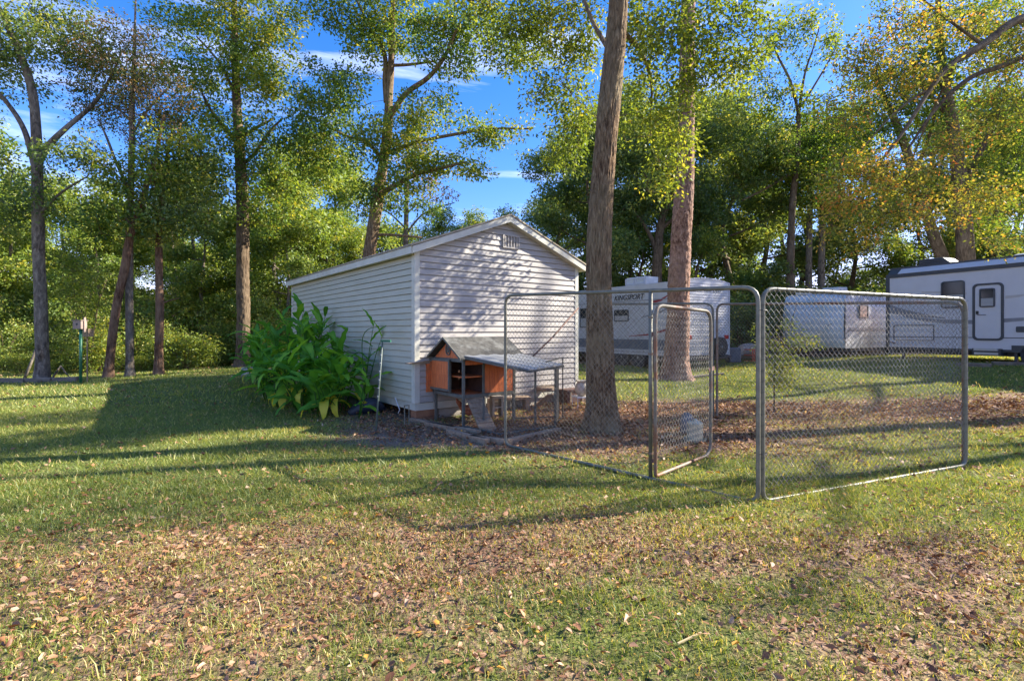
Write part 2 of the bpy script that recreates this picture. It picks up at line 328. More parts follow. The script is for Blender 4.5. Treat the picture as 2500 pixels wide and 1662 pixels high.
# ------------------------------------------------------------------ ground
def fbm(x, y, s, o=3, seed=0.0):
    r = 0; a = 1; t = 0
    for i in range(o):
        k = s*2**i
        r = r + a*(np.sin(x*k*1.0+seed*3.1+1.7*np.sin(y*k*.7+seed+i)) * np.cos(y*k*1.13-seed*1.3+1.3*np.sin(x*k*.8+i*2.1+seed)))
        t += a; a *= .6
    return r/t
def bumpf(x, y, cx, cy, rx, ry, rot=0):
    c, s_ = math.cos(rot), math.sin(rot); dx = x-cx; dy = y-cy
    u = (dx*c+dy*s_)/rx; v = (-dx*s_+dy*c)/ry
    return np.exp(-(u*u+v*v))
def leafy(x, y):          # 0 = clean lawn, 1 = thick dry leaves
    x = np.asarray(x, float); y = np.asarray(y, float)
    n = fbm(x, y, 1.1, 4, 2.0); m = .13+.20*n
    m = m + .17*smooth((4.2-y)/1.7)*(.85+1.5*fbm(x, y, 2.1, 3, 5)) + .25*bumpf(x, y, -2.2, 2.8, 1.5, .6)            # foreground
    m = m + .30*bumpf(x, y, -1.9, 3.7, 1.3, .55) + .28*bumpf(x, y, .4, 3.5, 1.4, .6) + .25*bumpf(x, y, 2.4, 3.4, 1.2, .5)
    m = m + .95*bumpf(x, y, 1.6, 8.4, 2.0, 1.7) + .7*bumpf(x, y, 2.0, 7.0, 2.0, .9) + .55*bumpf(x, y, 4.2, 9.6, 2.2, 1.0)
    m = m + .55*bumpf(x, y, 6.8, 8.6, 3.6, 1.0) + .85*bumpf(x, y, 10.0, 9.4, 3.0, 1.1)
    m = m + .7*bumpf(x, y, -1.2, 7.3, 1.2, .7) + .5*bumpf(x, y, -2.4, 8.6, .9, 1.2) + .25*bumpf(x, y, -3.8, 10, 1.0, 1.4, .6)
    m = m - .22*bumpf(x, y, -7, 8, 4.5, 3.5) - .1*bumpf(x, y, 7.5, 13, 5, 2.0)
    m = m + .5*smooth((y-19)/3)
    return np.clip(m, 0, 1)
def bare(x, y):           # grey trodden earth by the coop
    x = np.asarray(x, float); y = np.asarray(y, float)
    b = bumpf(x, y, -1.35, 6.9, 1.0, .42) + .8*bumpf(x, y, -.5, 6.6, .7, .28) + .7*bumpf(x, y, -.2, 7.7, .8, .5)
    b = b + .8*bumpf(x, y, -2.6, 9.3, .8, 1.8, .65)
    return np.clip(b*(1+.35*fbm(x, y, 3, 3, 1)), 0, 1)
def grid_axis(a, b, step, lo, hi):
    ax = list(np.arange(a, b+1e-6, step)); s = step; v = b
    while v < hi: s *= 1.35; v += s; ax.append(v)
    s = step; v = a
    while v > lo: s *= 1.35; v -= s; ax.insert(0, v)
    return np.array(ax)
gx = grid_axis(-18, 18, .18, -900, 900); gy = grid_axis(-3, 22, .18, -300, 1500)
X, Y = np.meshgrid(gx, gy); Z = terrain(X, Y)
V = np.stack([X, Y, Z], -1).reshape(-1, 3); nx = len(gx); ny = len(gy)
I = np.arange(nx*ny).reshape(ny, nx)
Fq = np.stack([I[:-1, :-1], I[:-1, 1:], I[1:, 1:], I[1:, :-1]], -1).reshape(-1, 4)
mg, nt, out = newmat('ground'); Lk = nt.links
p = N(nt, 'ShaderNodeBsdfPrincipled'); p.inputs['Roughness'].default_value = .95; p.inputs['Specular IOR Level'].default_value = .15
at = N(nt, 'ShaderNodeAttribute', attribute_name='tint'); ab = N(nt, 'ShaderNodeAttribute', attribute_name='bare')
t = N(nt, 'ShaderNodeTexCoord')
n1 = N(nt, 'ShaderNodeTexNoise'); n1.inputs['Scale'].default_value = 9; n1.inputs['Detail'].default_value = 10; n1.inputs['Roughness'].default_value = .75; Lk.new(t.outputs['Object'], n1.inputs['Vector'])
n2 = N(nt, 'ShaderNodeTexNoise'); n2.inputs['Scale'].default_value = 38; n2.inputs['Detail'].default_value = 8; Lk.new(t.outputs['Object'], n2.inputs['Vector'])
gr = ramp(nt, [(.3, (.05,.07,.02)), (.5, (.12,.14,.035)), (.68, (.20,.19,.055)), (.85, (.27,.21,.12))]); Lk.new(n2.outputs['Fac'], gr.inputs[0])
br = ramp(nt, [(.3, (.09,.05,.032)), (.48, (.21,.125,.08)), (.62, (.31,.20,.135)), (.8, (.42,.31,.22))]); Lk.new(n2.outputs['Fac'], br.inputs[0])
ad = N(nt, 'ShaderNodeMath', operation='ADD'); Lk.new(at.outputs['Fac'], ad.inputs[0])
sb = N(nt, 'ShaderNodeMath', operation='MULTIPLY_ADD'); sb.inputs[1].default_value = 1.2; sb.inputs[2].default_value = -.6; Lk.new(n1.outputs['Fac'], sb.inputs[0]); Lk.new(sb.outputs[0], ad.inputs[1])
rr = ramp(nt, [(.22, (0,0,0)), (.5, (1,1,1))]); Lk.new(ad.outputs[0], rr.inputs[0])
m1 = N(nt, 'ShaderNodeMix', data_type='RGBA'); Lk.new(rr.outputs[0], m1.inputs['Factor']); Lk.new(gr.outputs[0], m1.inputs['A']); Lk.new(br.outputs[0], m1.inputs['B'])
er = ramp(nt, [(.35, (.13,.10,.075)), (.65, (.27,.21,.16))]); Lk.new(n2.outputs['Fac'], er.inputs[0])
m2 = N(nt, 'ShaderNodeMix', data_type='RGBA'); Lk.new(ab.outputs['Fac'], m2.inputs['Factor']); Lk.new(m1.outputs['Result'], m2.inputs['A']); Lk.new(er.outputs[0], m2.inputs['B'])
Lk.new(m2.outputs['Result'], p.inputs['Base Color'])
bp = N(nt, 'ShaderNodeBump'); bp.inputs['Distance'].default_value = .03; bp.inputs['Strength'].default_value = 1; Lk.new(n2.outputs['Fac'], bp.inputs['Height']); Lk.new(bp.outputs[0], p.inputs['Normal'])
Lk.new(p.outputs[0], out.inputs[0])
me = np_mesh('ground', V, Fq, mg, leafy(V[:, 0], V[:, 1]), True)
a = me.attributes.new('bare', 'FLOAT', 'POINT'); a.data.foreach_set('value', bare(V[:, 0], V[:, 1]).astype(np.float32))
tag(link('ground', me), kind='structure')

# shed footprint (used to keep grass out of it)
SA = Vector((-1.557, 8.11, 0)); STH = 0.664; SW, SL = 3.66, 7.2
SU = Vector((math.cos(STH), math.sin(STH), 0)); SV = Vector((-math.sin(STH), math.cos(STH), 0))
def in_shed(x, y, m=0.0):
    dx = x-SA.x; dy = y-SA.y; a_ = dx*SU.x+dy*SU.y; b_ = dx*SV.x+dy*SV.y
    return (a_ > -m) & (a_ < SW+m) & (b_ > -m) & (b_ < SL+m)

def scatter(n, d0, d1, extra=1.2, power=1.0):
    d = np.sqrt(RNG.uniform(d0*d0, d1*d1, n)) if power == 1 else RNG.uniform(d0, d1, n)
    x = RNG.uniform(-1, 1, n)*(1.04*d+extra); return x, d
def blades(n, d0, d1, hl, wd, segs):
    x, y = scatter(n, d0, d1)
    lf = leafy(x, y); br_ = bare(x, y); cl = fbm(x, y, 4.5, 3, 3.3)
    keep = RNG.random(len(x)) < np.clip(1.2-1.0*lf+.45*cl-1.0*br_, .10, 1); keep &= ~in_shed(x, y, .05)
    x, y, lf, cl = x[keep], y[keep], lf[keep], cl[keep]; n = len(x)
    z = terrain(x, y)-.004; a = RNG.uniform(0, 2*PI, n); h = hl*RNG.uniform(.45, 1.25, n)*(1+.45*cl)*(1-.35*lf); w = wd*RNG.uniform(.7, 1.3, n)
    tall = RNG.random(n) < .02; h = np.where(tall, h*1.7, h)
    lean = RNG.uniform(.3, 1.1, n)*h; la = RNG.uniform(0, 2*PI, n)
    P = np.stack([x, y, z], -1); wv = np.stack([np.cos(a), np.sin(a), a*0], -1)*w[:, None]/2
    ld = np.stack([np.cos(la), np.sin(la), la*0], -1)*lean[:, None]; up = np.stack([h*0, h*0, h], -1)
    tip = P+ld+up*.9
    tint = np.clip(.42+.2*fbm(x, y, .9, 3, 7)+RNG.normal(0, .15, n)+.35*np.maximum(lf-.3, 0), 0, .88)
    tint = np.where(RNG.random(n) < .07+.25*np.clip(lf, 0, 1), RNG.uniform(.86, 1, n), tint)
    if segs == 2:
        mid = P+ld*.35+up*.6
        V = np.stack([P-wv, P+wv, mid+wv*.8, mid-wv*.8, tip+wv*.1, tip-wv*.1], 1).reshape(-1, 3); b = np.arange(n)[:, None]*6
        Fs = np.concatenate([b+np.array([[0,1,2,3]]), b+np.array([[3,2,4,5]])]); return V, Fs, np.repeat(tint, 6)
    V = np.stack([P-wv, P+wv, tip+wv*.15, tip-wv*.15], 1).reshape(-1, 3); b = np.arange(n)[:, None]*4
    return V, b+np.array([[0,1,2,3]]), np.repeat(tint, 4)
def merge(parts):
    Vs, Fs, Ts, o = [], [], [], 0
    for V_, F_, T_ in parts: Vs.append(V_); Fs.append(F_+o); Ts.append(T_); o += len(V_)
    return np.concatenate(Vs), np.concatenate(Fs), np.concatenate(Ts)
V, Fq, T = merge([blades(140000, 1.7, 5.0, .048, .0044, 2), blades(130000, 5.0, 9.5, .052, .0085, 1), blades(130000, 9.5, 20, .06, .019, 1)])
tag(link('grass', np_mesh('grass', V, Fq, M['grass'], T)), 'short green lawn grass with thin patches and dry blades', 'grass', kind='stuff')

def kites(P, D, U, L_, Wd, tint, fold=.0):
    """leaf quads: base, side, tip, side"""
    S_ = np.cross(D, U); S_ /= np.maximum(np.linalg.norm(S_, axis=1, keepdims=True), 1e-9); Nn = np.cross(S_, D)
    L_ = L_[:, None]; Wd = Wd[:, None]; mid = P+D*L_*.45
    V = np.stack([P, mid+S_*Wd*.5+Nn*L_*fold, P+D*L_, mid-S_*Wd*.5+Nn*L_*fold], 1).reshape(-1, 3)
    b = np.arange(len(P))[:, None]*4; return V, b+np.array([[0,1,2,3]]), np.repeat(tint, 4)
def litter(n, d0, d1, size, base=.04):
    x, y = scatter(n, d0, d1); lf = leafy(x, y)
    keep = (RNG.random(n) < np.clip(lf**1.5*1.25+base, 0, 1)) & ~in_shed(x, y, -.3); x, y = x[keep], y[keep]; n = len(x)
    P = np.stack([x, y, terrain(x, y)+RNG.uniform(.004, .038, n)], -1); a = RNG.uniform(0, 2*PI, n); e = RNG.normal(0, .35, n)
    D = np.stack([np.cos(a)*np.cos(e), np.sin(a)*np.cos(e), np.sin(e)], -1); U = np.stack([RNG.normal(0,.45,n), RNG.normal(0,.45,n), np.ones(n)], -1)
    L_ = size*RNG.uniform(.55, 1.35, n)**1.0; tint = np.clip(RNG.beta(2, 2.2, n), 0, .93); tint = np.where(RNG.random(n) < .03, 1, tint)
    S_ = np.cross(D, U); S_ /= np.linalg.norm(S_, axis=1, keepdims=True); Nn = np.cross(S_, D); Lc = L_[:, None]; Wc = Lc*RNG.uniform(.35, .7, (n, 1))
    cu_ = RNG.uniform(-.15, .35, (n, 1)); j = lambda s_: RNG.uniform(.6, 1.25, (n, 1))*s_
    V = np.stack([P, P+D*Lc*.3*j(1)+S_*Wc*.5*j(1)+Nn*Lc*cu_, P+D*Lc*.72*j(1)+S_*Wc*.38*j(1)+Nn*Lc*cu_*.8, P+D*Lc+Nn*Lc*RNG.normal(0,.12,(n,1)), P+D*Lc*.7*j(1)-S_*Wc*.4*j(1)+Nn*Lc*cu_*.8, P+D*Lc*.28*j(1)-S_*Wc*.5*j(1)+Nn*Lc*cu_], 1).reshape(-1, 3)
    b = np.arange(n)[:, None]*6; return V, np.concatenate([b+np.array([[0,1,2,3]]), b+np.array([[0,3,4,5]])]), np.repeat(tint, 6)
V, Fq, T = merge([litter(60000, 1.7, 5.5, .017, .12), litter(30000, 1.7, 5, .038, .05), litter(46000, 5, 10, .052, .025), litter(30000, 9, 21, .075, .03)])
tag(link('fallen_leaves', np_mesh('fallen_leaves', V, Fq, M['litter'], T)), 'dry brown leaves strewn over the lawn and under the trees', 'fallen leaves', kind='stuff')

# ------------------------------------------------------------------ trees
def leaves_at(cent, K, spread, size, tmean, tsd, droop=.35, flat=.62):
    """cent: sub-centres (n,3); K leaves around each"""
    n = len(cent); Pc = np.repeat(cent, K, 0); m = len(Pc)
    off = RNG.normal(0, 1, (m, 3)); off /= np.linalg.norm(off, axis=1, keepdims=True)+1e-9
    off *= (RNG.random((m, 1))**.5)*spread; off[:, 2] *= flat
    P = Pc+off; D = off/(np.linalg.norm(off, axis=1, keepdims=True)+1e-9)+RNG.normal(0, .7, (m, 3)); D[:, 2] -= droop
    D /= np.linalg.norm(D, axis=1, keepdims=True)
    U = RNG.normal(0, .6, (m, 3)); U[:, 2] += .7
    L_ = size*RNG.uniform(.65, 1.25, m)
    ct = np.repeat(np.clip(RNG.normal(tmean, tsd, n), 0, 1), K)
    tint = np.clip(ct+RNG.normal(0, tsd*.6, m), 0, 1)
    return kites(P, D, U, L_, L_*RNG.uniform(.42, .6, m), tint, .08)
def ellipsoid(n, c, r):
    d = RNG.normal(0, 1, (n, 3)); d /= np.linalg.norm(d, axis=1, keepdims=True); rad = RNG.random((n, 1))**.45
    return np.array(c)+d*rad*np.array(r)
def smoothpath(pts, rad, sub=4):
    n = len(pts); P = [Vector(p) for p in pts]; out_p, out_r = [], []
    for i in range(n-1):
        p0 = P[max(i-1, 0)]; p1 = P[i]; p2 = P[i+1]; p3 = P[min(i+2, n-1)]
        for k in range(sub):
            t = k/sub
            q = .5*((2*p1)+(p2-p0)*t+(2*p0-5*p1+4*p2-p3)*t*t+(3*p1-p0-3*p2+p3)*t**3)
            out_p.append(q); out_r.append(rad[i]*(1-t)+rad[i+1]*t)
    out_p.append(P[-1]); out_r.append(rad[-1]); return out_p, out_r
def twig_web(skel, cents, r0=.02, r1=.005):
    """thin branches from the skeleton out to each leaf cluster"""
    S_ = np.array([[p.x, p.y, p.z] for p in skel]); P0, P1, A0, A1 = [], [], [], []
    done = [s_ for s_ in S_]
    order = np.argsort([np.min(np.linalg.norm(S_-c, axis=1)) for c in cents])
    pool = np.array(done)
    for i in order:
        c = cents[i]; dd = np.linalg.norm(pool-c, axis=1)+np.maximum(pool[:, 2]-c[2], 0)*.8
        j = int(np.argmin(dd)); a = pool[j]; L_ = np.linalg.norm(c-a)
        m1_ = a+(c-a)*.35+RNG.normal(0, .07, 3)*L_+np.array([0,0,.06*L_]); m2_ = a+(c-a)*.7+RNG.normal(0, .06, 3)*L_+np.array([0,0,.05*L_])
        rr_ = min(r0, .006+.009*L_)
        for q0, q1, s0, s1 in ((a, m1_, rr_, rr_*.8), (m1_, m2_, rr_*.8, rr_*.5), (m2_, c, rr_*.5, r1)):
            P0.append(q0); P1.append(q1); A0.append(s0); A1.append(s1)
        pool = np.vstack([pool, m1_, m2_, c])
    return seg_tubes(P0, P1, np.array(A0), np.array(A1), 3)
def bark_tube(pts, rad, furrow, mat):
    # furrow = (number of ridges round, ridge length m, relative depth)
    nr_, ln, dep = furrow; P = np.array([p[:] for p in pts]); R_ = np.array(rad); seg = np.linalg.norm(np.diff(P, axis=0), axis=1); S_ = np.concatenate([[0], np.cumsum(seg)])
    n = int(min(S_[-1], 13)/.045); s_ = np.linspace(0, min(S_[-1], 13), n); C_ = np.stack([np.interp(s_, S_, P[:, k]) for k in range(3)], -1); r_ = np.interp(s_, S_, R_)
    if S_[-1] > 13: s2 = np.linspace(13.1, S_[-1], 20); C_ = np.vstack([C_, np.stack([np.interp(s2, S_, P[:, k]) for k in range(3)], -1)]); r_ = np.concatenate([r_, np.interp(s2, S_, R_)]); s_ = np.concatenate([s_, s2]); n += 20
    m = nr_*4; th = np.linspace(0, 2*PI, m, endpoint=False); V = np.zeros((n, m, 3))
    for i in range(n):
        for k in range(m):
            t_ = th[k]; q = Vector((math.cos(t_)*nr_*.36, math.sin(t_)*nr_*.36, s_[i]/ln)); a_ = mnoise.noise(q); b_ = mnoise.noise(q*2.1+Vector((7,3,1))); c_ = mnoise.noise(Vector((math.cos(t_)*1.3, math.sin(t_)*1.3, s_[i]*.8)))
            e = (min(1, abs(a_)*3.2)-.5)*dep+b_*dep*.5+c_*.10; flare = 1+.16*max(0, math.sin(t_*5+1))*math.exp(-s_[i]*3.2)
            rr_ = r_[i]*(1+e)*flare; V[i, k] = C_[i]+np.array([math.cos(t_)*rr_, math.sin(t_)*rr_, 0])
    I_ = np.arange(n*m).reshape(n, m); J_ = np.roll(I_, -1, 1); F_ = np.stack([I_[:-1], J_[:-1], J_[1:], I_[1:]], -1).reshape(-1, 4)
    return np_mesh('trunk', V.reshape(-1, 3), F_, mat, None, True)
def cover(d, size): return (size*504/d)**2*.115
def tree(name, label, group, base, limbs, blobs, leaf, bark, size=.11, d=None, K=34, spread=.40, tm=.45, ts=.22, twig=.022, cat='tree', extra_parts=None, droop=.35, furrow=None):
    """limbs: first is the trunk; each a list of (Vector, radius). blobs: (centre, radii, n leaves, tint shift)"""
    o = thing(name, label, cat, base, 0, group); o.location = base; B = Vector(base); skel = []
    for i, lb in enumerate(limbs):
        pts, rad = smoothpath([p-B for p, r in lb], [r for p, r in lb], 5)
        if i == 0 and furrow:
            link('trunk', bark_tube(pts, rad, furrow, bark), o); skel += pts[len(pts)//3:]; continue
        mb = MB(); mb.tube(pts, rad, 18 if i == 0 else 9, wob=.16 if i == 0 else .12, seed=i*3.7+B.x, cap=True)
        mb.obj('trunk' if i == 0 else 'branch', bark, o, smooth=True); skel += pts[len(pts)//3 if i == 0 else 0:]
    parts, allc = [], []
    for (c, r, n, sh) in blobs:
        nc = max(3, int(n/K)); cc = ellipsoid(nc, Vector(c)-B, r); allc.append(cc)
        parts.append(leaves_at(cc, K, spread, size, tm+sh, ts, droop))
    if allc:
        cc = np.concatenate(allc); V_, F_ = twig_web(skel, cc, twig)
        stuff(link('twigs', np_mesh('twigs', V_, F_, bark), o))
        V_, F_, T_ = merge(parts); stuff(link('crown', np_mesh('crown', V_, F_, leaf, T_), o))
    return o
def pxlimb(d, pts):      # (px, py, width px [, extra depth])
    out_ = []
    for q in pts:
        dd = d+(q[3] if len(q) > 3 else 0); out_.append((W(q[0], q[1], dd), q[2]/2*dd/F*.89))
    return out_
def pxblob(px, py, rx, ry, d, c, sh=0, size=.11, depth=None):
    s_ = d/F; n = c*(PI*rx*ry*.168)/cover(d, size)
    return (W(px, py, d), (rx*s_, (depth or (rx+ry)/2*s_), ry*s_), n, sh)
def groundfix(lb, base):        # run the trunk down into the soil with a root flare
    p, r = lb[0]; return [(Vector((base.x, base.y, base.z-.1)), r*1.7), (Vector((base.x, base.y, base.z+.12)), r*1.25)]+lb

def px_tree(name, label, d, limbs, blobs, leaf, bark, basepx, size=.11, group=None, **kw):
    b = onground(basepx, d); tr = pxlimb(d, limbs[0]); tr = groundfix(tr, b)
    L_ = [tr]+[pxlimb(d, l) for l in limbs[1:]]
    B_ = [pxblob(x, y, rx, ry, d+dd, c, sh, size) for (x, y, rx, ry, dd, c, sh) in blobs]
    return tree(name, label, group, b, L_, B_, leaf, bark, size, **kw)

# --- left group
px_tree('forked_tree', 'forked grey tree leaning out at the far left edge of the lawn', 14.8,
    [[(103,860,30),(96,650,27),(92,470,25),(90,395,25),(80,230,20),(40,110,16),(-10,0,11),(-40,-120,7)],
     [(92,400,20),(120,355,16),(160,315,13),(228,254,11,.5),(270,190,7,.8),(300,120,4,1)],
     [(86,410,17),(60,320,13),(20,255,11),(-40,190,9,-.4)],
     [(100,520,8),(150,470,6),(215,430,3)]],
    [(60,80,110,90,0,1.2,0),(185,65,110,50,1,1.0,0),(-60,150,90,120,0,1.0,0),(70,480,110,60,0,.85,0),(190,385,90,60,-.4,.9,0),(0,400,50,50,.6,.5,0),
     (250,160,70,60,.8,.7,.05),(60,-110,160,90,0,1.0,0),(15,540,70,40,0,.9,.05),(100,220,90,40,.5,.22,0)],
    M['leaf_dark'], M['greybark'], 103, .11, tm=.5)
px_tree('withering_tree', 'straight pale tree with browning upper leaves beside the leaning trunk', 15.3,
    [[(317,870,20),(316,600,18),(320,430,15),(323,260,13),(328,120,9),(330,40,5),(332,-40,3)],
     [(318,470,9),(285,400,8),(262,340,6),(240,290,3)],
     [(322,330,7),(360,270,6),(410,215,4),(440,180,2)],
     [(322,300,6),(270,255,5),(215,270,3)],
     [(324,210,6),(365,160,4),(400,120,2)]],
    [(300,130,105,75,0,.8,.15),(340,210,120,80,0,.85,.05),(250,260,110,60,.4,.55,.0),(210,170,60,70,.4,.6,.1),(410,260,70,70,0,.6,.2),(330,350,90,60,0,.35,0)],
    M['leaf_brown'], M['greybark'], 317, .085, spread=.36, tm=.38, ts=.26)
px_tree('leaning_tree', 'red-brown tree trunk leaning to the right behind the birdhouse', 15.0,
    [[(268,880,22),(283,760,21),(305,650,20),(318,580,18),(350,480,14),(380,380,10),(400,280,6)],
     [(320,570,10),(330,520,8),(310,460,5),(280,420,3)]],
    [(350,430,110,80,0,1.1,.1),(300,530,110,50,0,1.1,0),(420,360,90,70,.3,1.0,.12),(240,560,60,35,0,.7,0)],
    M['leaf_oak'], M['redbark'], 265, .11)
px_tree('slim_tree', 'slim dark tree between the leaning tree and the big lawn oak', 15.6,
    [[(388,870,21),(390,740,20),(388,640,18),(390,560,15),(400,430,10),(420,320,6)],
     [(389,745,5),(410,735,4),(437,728,2)]],
    [(420,520,110,90,0,1.1,0),(470,430,80,80,.3,1.0,.05),(380,560,70,50,0,1.0,.1)],
    M['leaf_dark'], M['redbark'], 388, .11)
px_tree('lawn_oak', 'tall straight oak at the back of the lawn left of the shed', 18.3,
    [[(594,840,33),(593,640,31),(592,500,30),(586,380,27),(578,250,22),(574,120,17),(572,0,13),(572,-120,8)],
     [(588,360,13),(555,320,11),(515,270,8),(490,220,5)],
     [(592,400,12),(622,375,9),(660,320,8),(690,290,4)],
     [(592,335,10),(630,310,8),(668,290,4)],
     [(580,250,10),(540,160,7),(480,90,4)],[(576,180,9),(630,110,6),(680,60,4)]],
    [(575,45,120,75,0,1.1,.15),(640,120,100,70,0,1.1,.15),(560,170,90,80,-.5,1.0,.1),(650,215,80,70,-.5,1.1,.2),(470,190,80,70,0,1.0,0),(490,310,90,60,0,.95,0),
     (600,330,100,70,-.5,.9,.05),(665,400,60,60,0,.9,0),(540,420,110,60,0,1.0,0),(640,510,100,55,0,1.0,.05),(480,480,70,50,0,.9,.05),(440,60,90,55,.5,1.0,0),(590,-100,190,90,0,.9,0),(700,40,60,35,0,.8,.1)],
    M['leaf_oak'], M['darkbark'], 593, .13, tm=.48, furrow=(14,.3,.10))
px_tree('shed_oak', 'large oak with a spreading fork rising behind the shed roof', 17.5,
    [[(893,870,44),(897,700,38),(903,610,34),(920,500,31),(933,420,28),(945,330,26),(950,240,22),(955,150,18),(958,60,15),(960,-60,10)],
     [(945,250,20),(940,200,15),(938,130,12),(900,60,8),(870,0,5)],
     [(948,290,17,-.3),(990,230,15,-.6),(1045,190,13,-.9),(1085,140,10,-1.2),(1120,60,7,-1.5)],
     [(925,480,17),(960,455,13,-.4),(1020,425,11,-.8),(1090,408,9,-1.1),(1140,395,4,-1.4)],
     [(936,400,11),(900,350,9),(855,335,7),(815,318,3)],
     [(935,380,12),(1010,350,10,-.5),(1100,330,9,-.8),(1200,315,7,-1.1),(1300,315,4,-1.4)],
     [(905,575,9),(950,573,8),(1030,580,5)],
     [(958,160,9),(1000,158,8),(1060,150,5)]],
    [(790,25,60,45,-.5,1.1,0),(880,60,60,80,0,1.0,0),(960,60,100,80,0,1.1,.1),(1060,90,90,70,-1,1.15,0),(1140,60,80,70,-1,1.1,.05),(1110,160,60,50,-1,1.0,0),
     (900,110,50,80,-.4,.8,0),(850,210,60,60,-.4,.9,-.1),(790,260,80,110,0,1.25,-.1),(800,370,100,60,0,1.1,.05),(740,330,50,110,.3,1.1,-.1),
     (1050,270,100,50,-.8,.9,.15),(990,330,90,70,-.8,1.1,.3),(900,330,60,70,-.8,.9,.1),(1070,390,80,50,-1,1.0,.3),(980,430,100,55,-.8,1.1,.2),(1150,410,50,35,-1.2,1.1,.15),
     (1170,320,70,45,-1,.9,.15),(1240,320,70,30,-1.2,.85,.1),(900,490,90,50,0,.9,.0),(1010,510,70,40,0,.7,0),(1230,120,70,60,-1,.9,.05),(950,-110,260,100,0,.9,0)],
    M['leaf_oak'], M['oakbark'], 893, .125, tm=.42)
px_tree('thin_pine', 'thin pine with brown twigs just behind the shed ridge on the left', 23,
    [[(990,800,18),(990,640,15),(992,520,12),(994,430,9),(996,350,6),(1000,300,3)],
     [(992,570,6),(1030,525,5),(1075,505,4),(1110,495,2)],[(992,560,5),(950,520,4),(910,505,2)],[(993,520,4),(1040,480,3),(1060,460,2)]],
    [(1080,485,50,22,0,.5,.2),(1000,440,60,70,0,.4,.1),(930,480,50,40,0,.5,0),(1010,360,40,60,0,.5,.1),(1050,440,50,18,0,.4,.3)],
    M['leaf_brown'], M['greybark'], 990, .12)

# --- the two big trunks at the centre and the canopy hanging from them
px_tree('kennel_oak', 'thick rough-barked oak trunk standing inside the kennel run', 7.5,
    [[(1470,960,76),(1465,820,68),(1462,680,66),(1466,520,63),(1476,380,60),(1488,240,57),(1500,120,54),(1510,0,50),(1520,-160,44),(1530,-400,36),(1530,-700,20)],
     [(1488,125,14,.3),(1450,60,11,.8),(1420,-10,9,1.4),(1380,-60,6,2)],
     [(1500,60,16,.6),(1560,120,12,1.6),(1590,200,8,2.2),(1588,300,4,2.6)],
     [(1505,-40,22,0),(1400,-120,16,.6),(1250,-120,12,1.5),(1130,-60,7,2)],
     [(1512,-60,22,0),(1640,-140,16,.6),(1780,-100,12,1.2),(1880,-20,6,1.6)]],
    [(1190,30,80,55,3,1.0,.15),(1300,40,100,60,2.6,1.05,.2),(1290,110,90,60,3.2,.9,.1),(1390,70,80,80,2.4,1.15,.35),(1420,150,50,70,2.6,1.0,.35),(1220,150,60,35,3.4,.6,0),
     (1340,230,60,80,3,.8,.1),(1400,290,60,100,3,1.1,.15),(1370,380,50,60,3.4,.9,.1),(1560,60,60,90,1.6,1.0,.2),(1580,190,50,60,2,.9,.25),(1600,110,70,80,1.2,1.05,.25),
     (1720,60,110,80,1.2,1.15,.15),(1840,30,70,50,1.2,1.0,.05),(1760,170,80,70,1.8,1.1,.3),(1680,210,50,80,1.8,1.0,.35),(1640,340,70,80,2,1.05,.35),(1620,440,60,50,2.2,.9,.35),(1830,130,50,50,1.4,.9,.2),
     (1560,300,50,60,2.2,.9,.25),(1300,-160,240,110,2,.8,.1),(1700,-160,240,110,2,.8,.1)],
    M['leaf_yellow'], M['oakbark'], 1471, .088, tm=.16, twig=.012, spread=.32, K=26, furrow=(26,.28,.11))
px_tree('tall_pine', 'tall reddish plated pine trunk beyond the open kennel gate', 14.3,
    [[(1652,880,68),(1655,780,60),(1660,636,54),(1667,500,50),(1672,424,45),(1676,300,41),(1677,159,38),(1680,0,35),(1684,-250,28),(1688,-500,18)]],
    [(1690,-480,200,120,0,.7,0),(1600,-380,130,70,0,.6,0),(1790,-340,130,70,0,.6,0)],
    M['needles'], M['pinebark'], 1652, .16, furrow=(16,.16,.10))

# --- right side
px_tree('fork_topped_tree', 'tree with an airy forked top against the sky right of the pine', 24,
    [[(1932,800,22),(1930,640,20),(1935,500,17),(1945,400,14),(1950,270,11)],
     [(1950,280,9),(1930,200,7),(1900,140,5),(1880,90,3)],[(1950,275,9),(1965,180,6),(1985,120,4),(2000,70,3)],[(1957,260,6),(2000,190,5),(2040,120,3)],[(1940,420,9),(1870,460,7),(1810,490,4)]],
    [(1960,60,80,35,0,.9,.2),(2030,110,50,40,0,.8,.2),(1895,100,50,40,0,.8,.15),(1950,130,70,40,0,.4,.1),(1900,250,70,60,0,.8,.05),(1990,290,60,60,0,.8,0),(1880,380,90,80,0,1.1,0),(2000,420,80,80,0,1.1,0)],
    M['leaf_oak'], M['darkbark'], 1932, .15)
px_tree('dark_oak', 'dark branching oak behind the camper with the roof cooler', 24,
    [[(1606,800,30),(1604,680,27),(1606,620,26),(1615,540,20),(1640,480,14),(1660,420,8)],
     [(1606,630,15),(1590,580,12),(1560,530,8),(1530,490,4)],[(1615,560,12),(1660,520,9),(1700,500,4)],[(1618,530,10),(1600,470,8),(1570,420,4)]],
    [(1560,500,80,60,0,1.1,-.1),(1640,440,100,80,0,1.2,-.1),(1720,500,90,70,0,1.2,-.15),(1500,430,80,80,0,1.1,-.1),(1560,370,80,60,0,1.1,0),(1700,590,80,50,0,1.1,-.2),(1520,600,60,50,0,1.0,0),(1510,280,80,80,0,.9,.1),(1600,260,90,80,1,.9,.1),(1740,330,100,90,1,1.0,.1),(1820,240,80,80,1,.9,.15),(1840,380,90,80,0,1.0,.1),(1440,330,60,100,1,.8,.1)],
    M['leaf_dark'], M['darkbark'], 1606, .15, tm=.4)
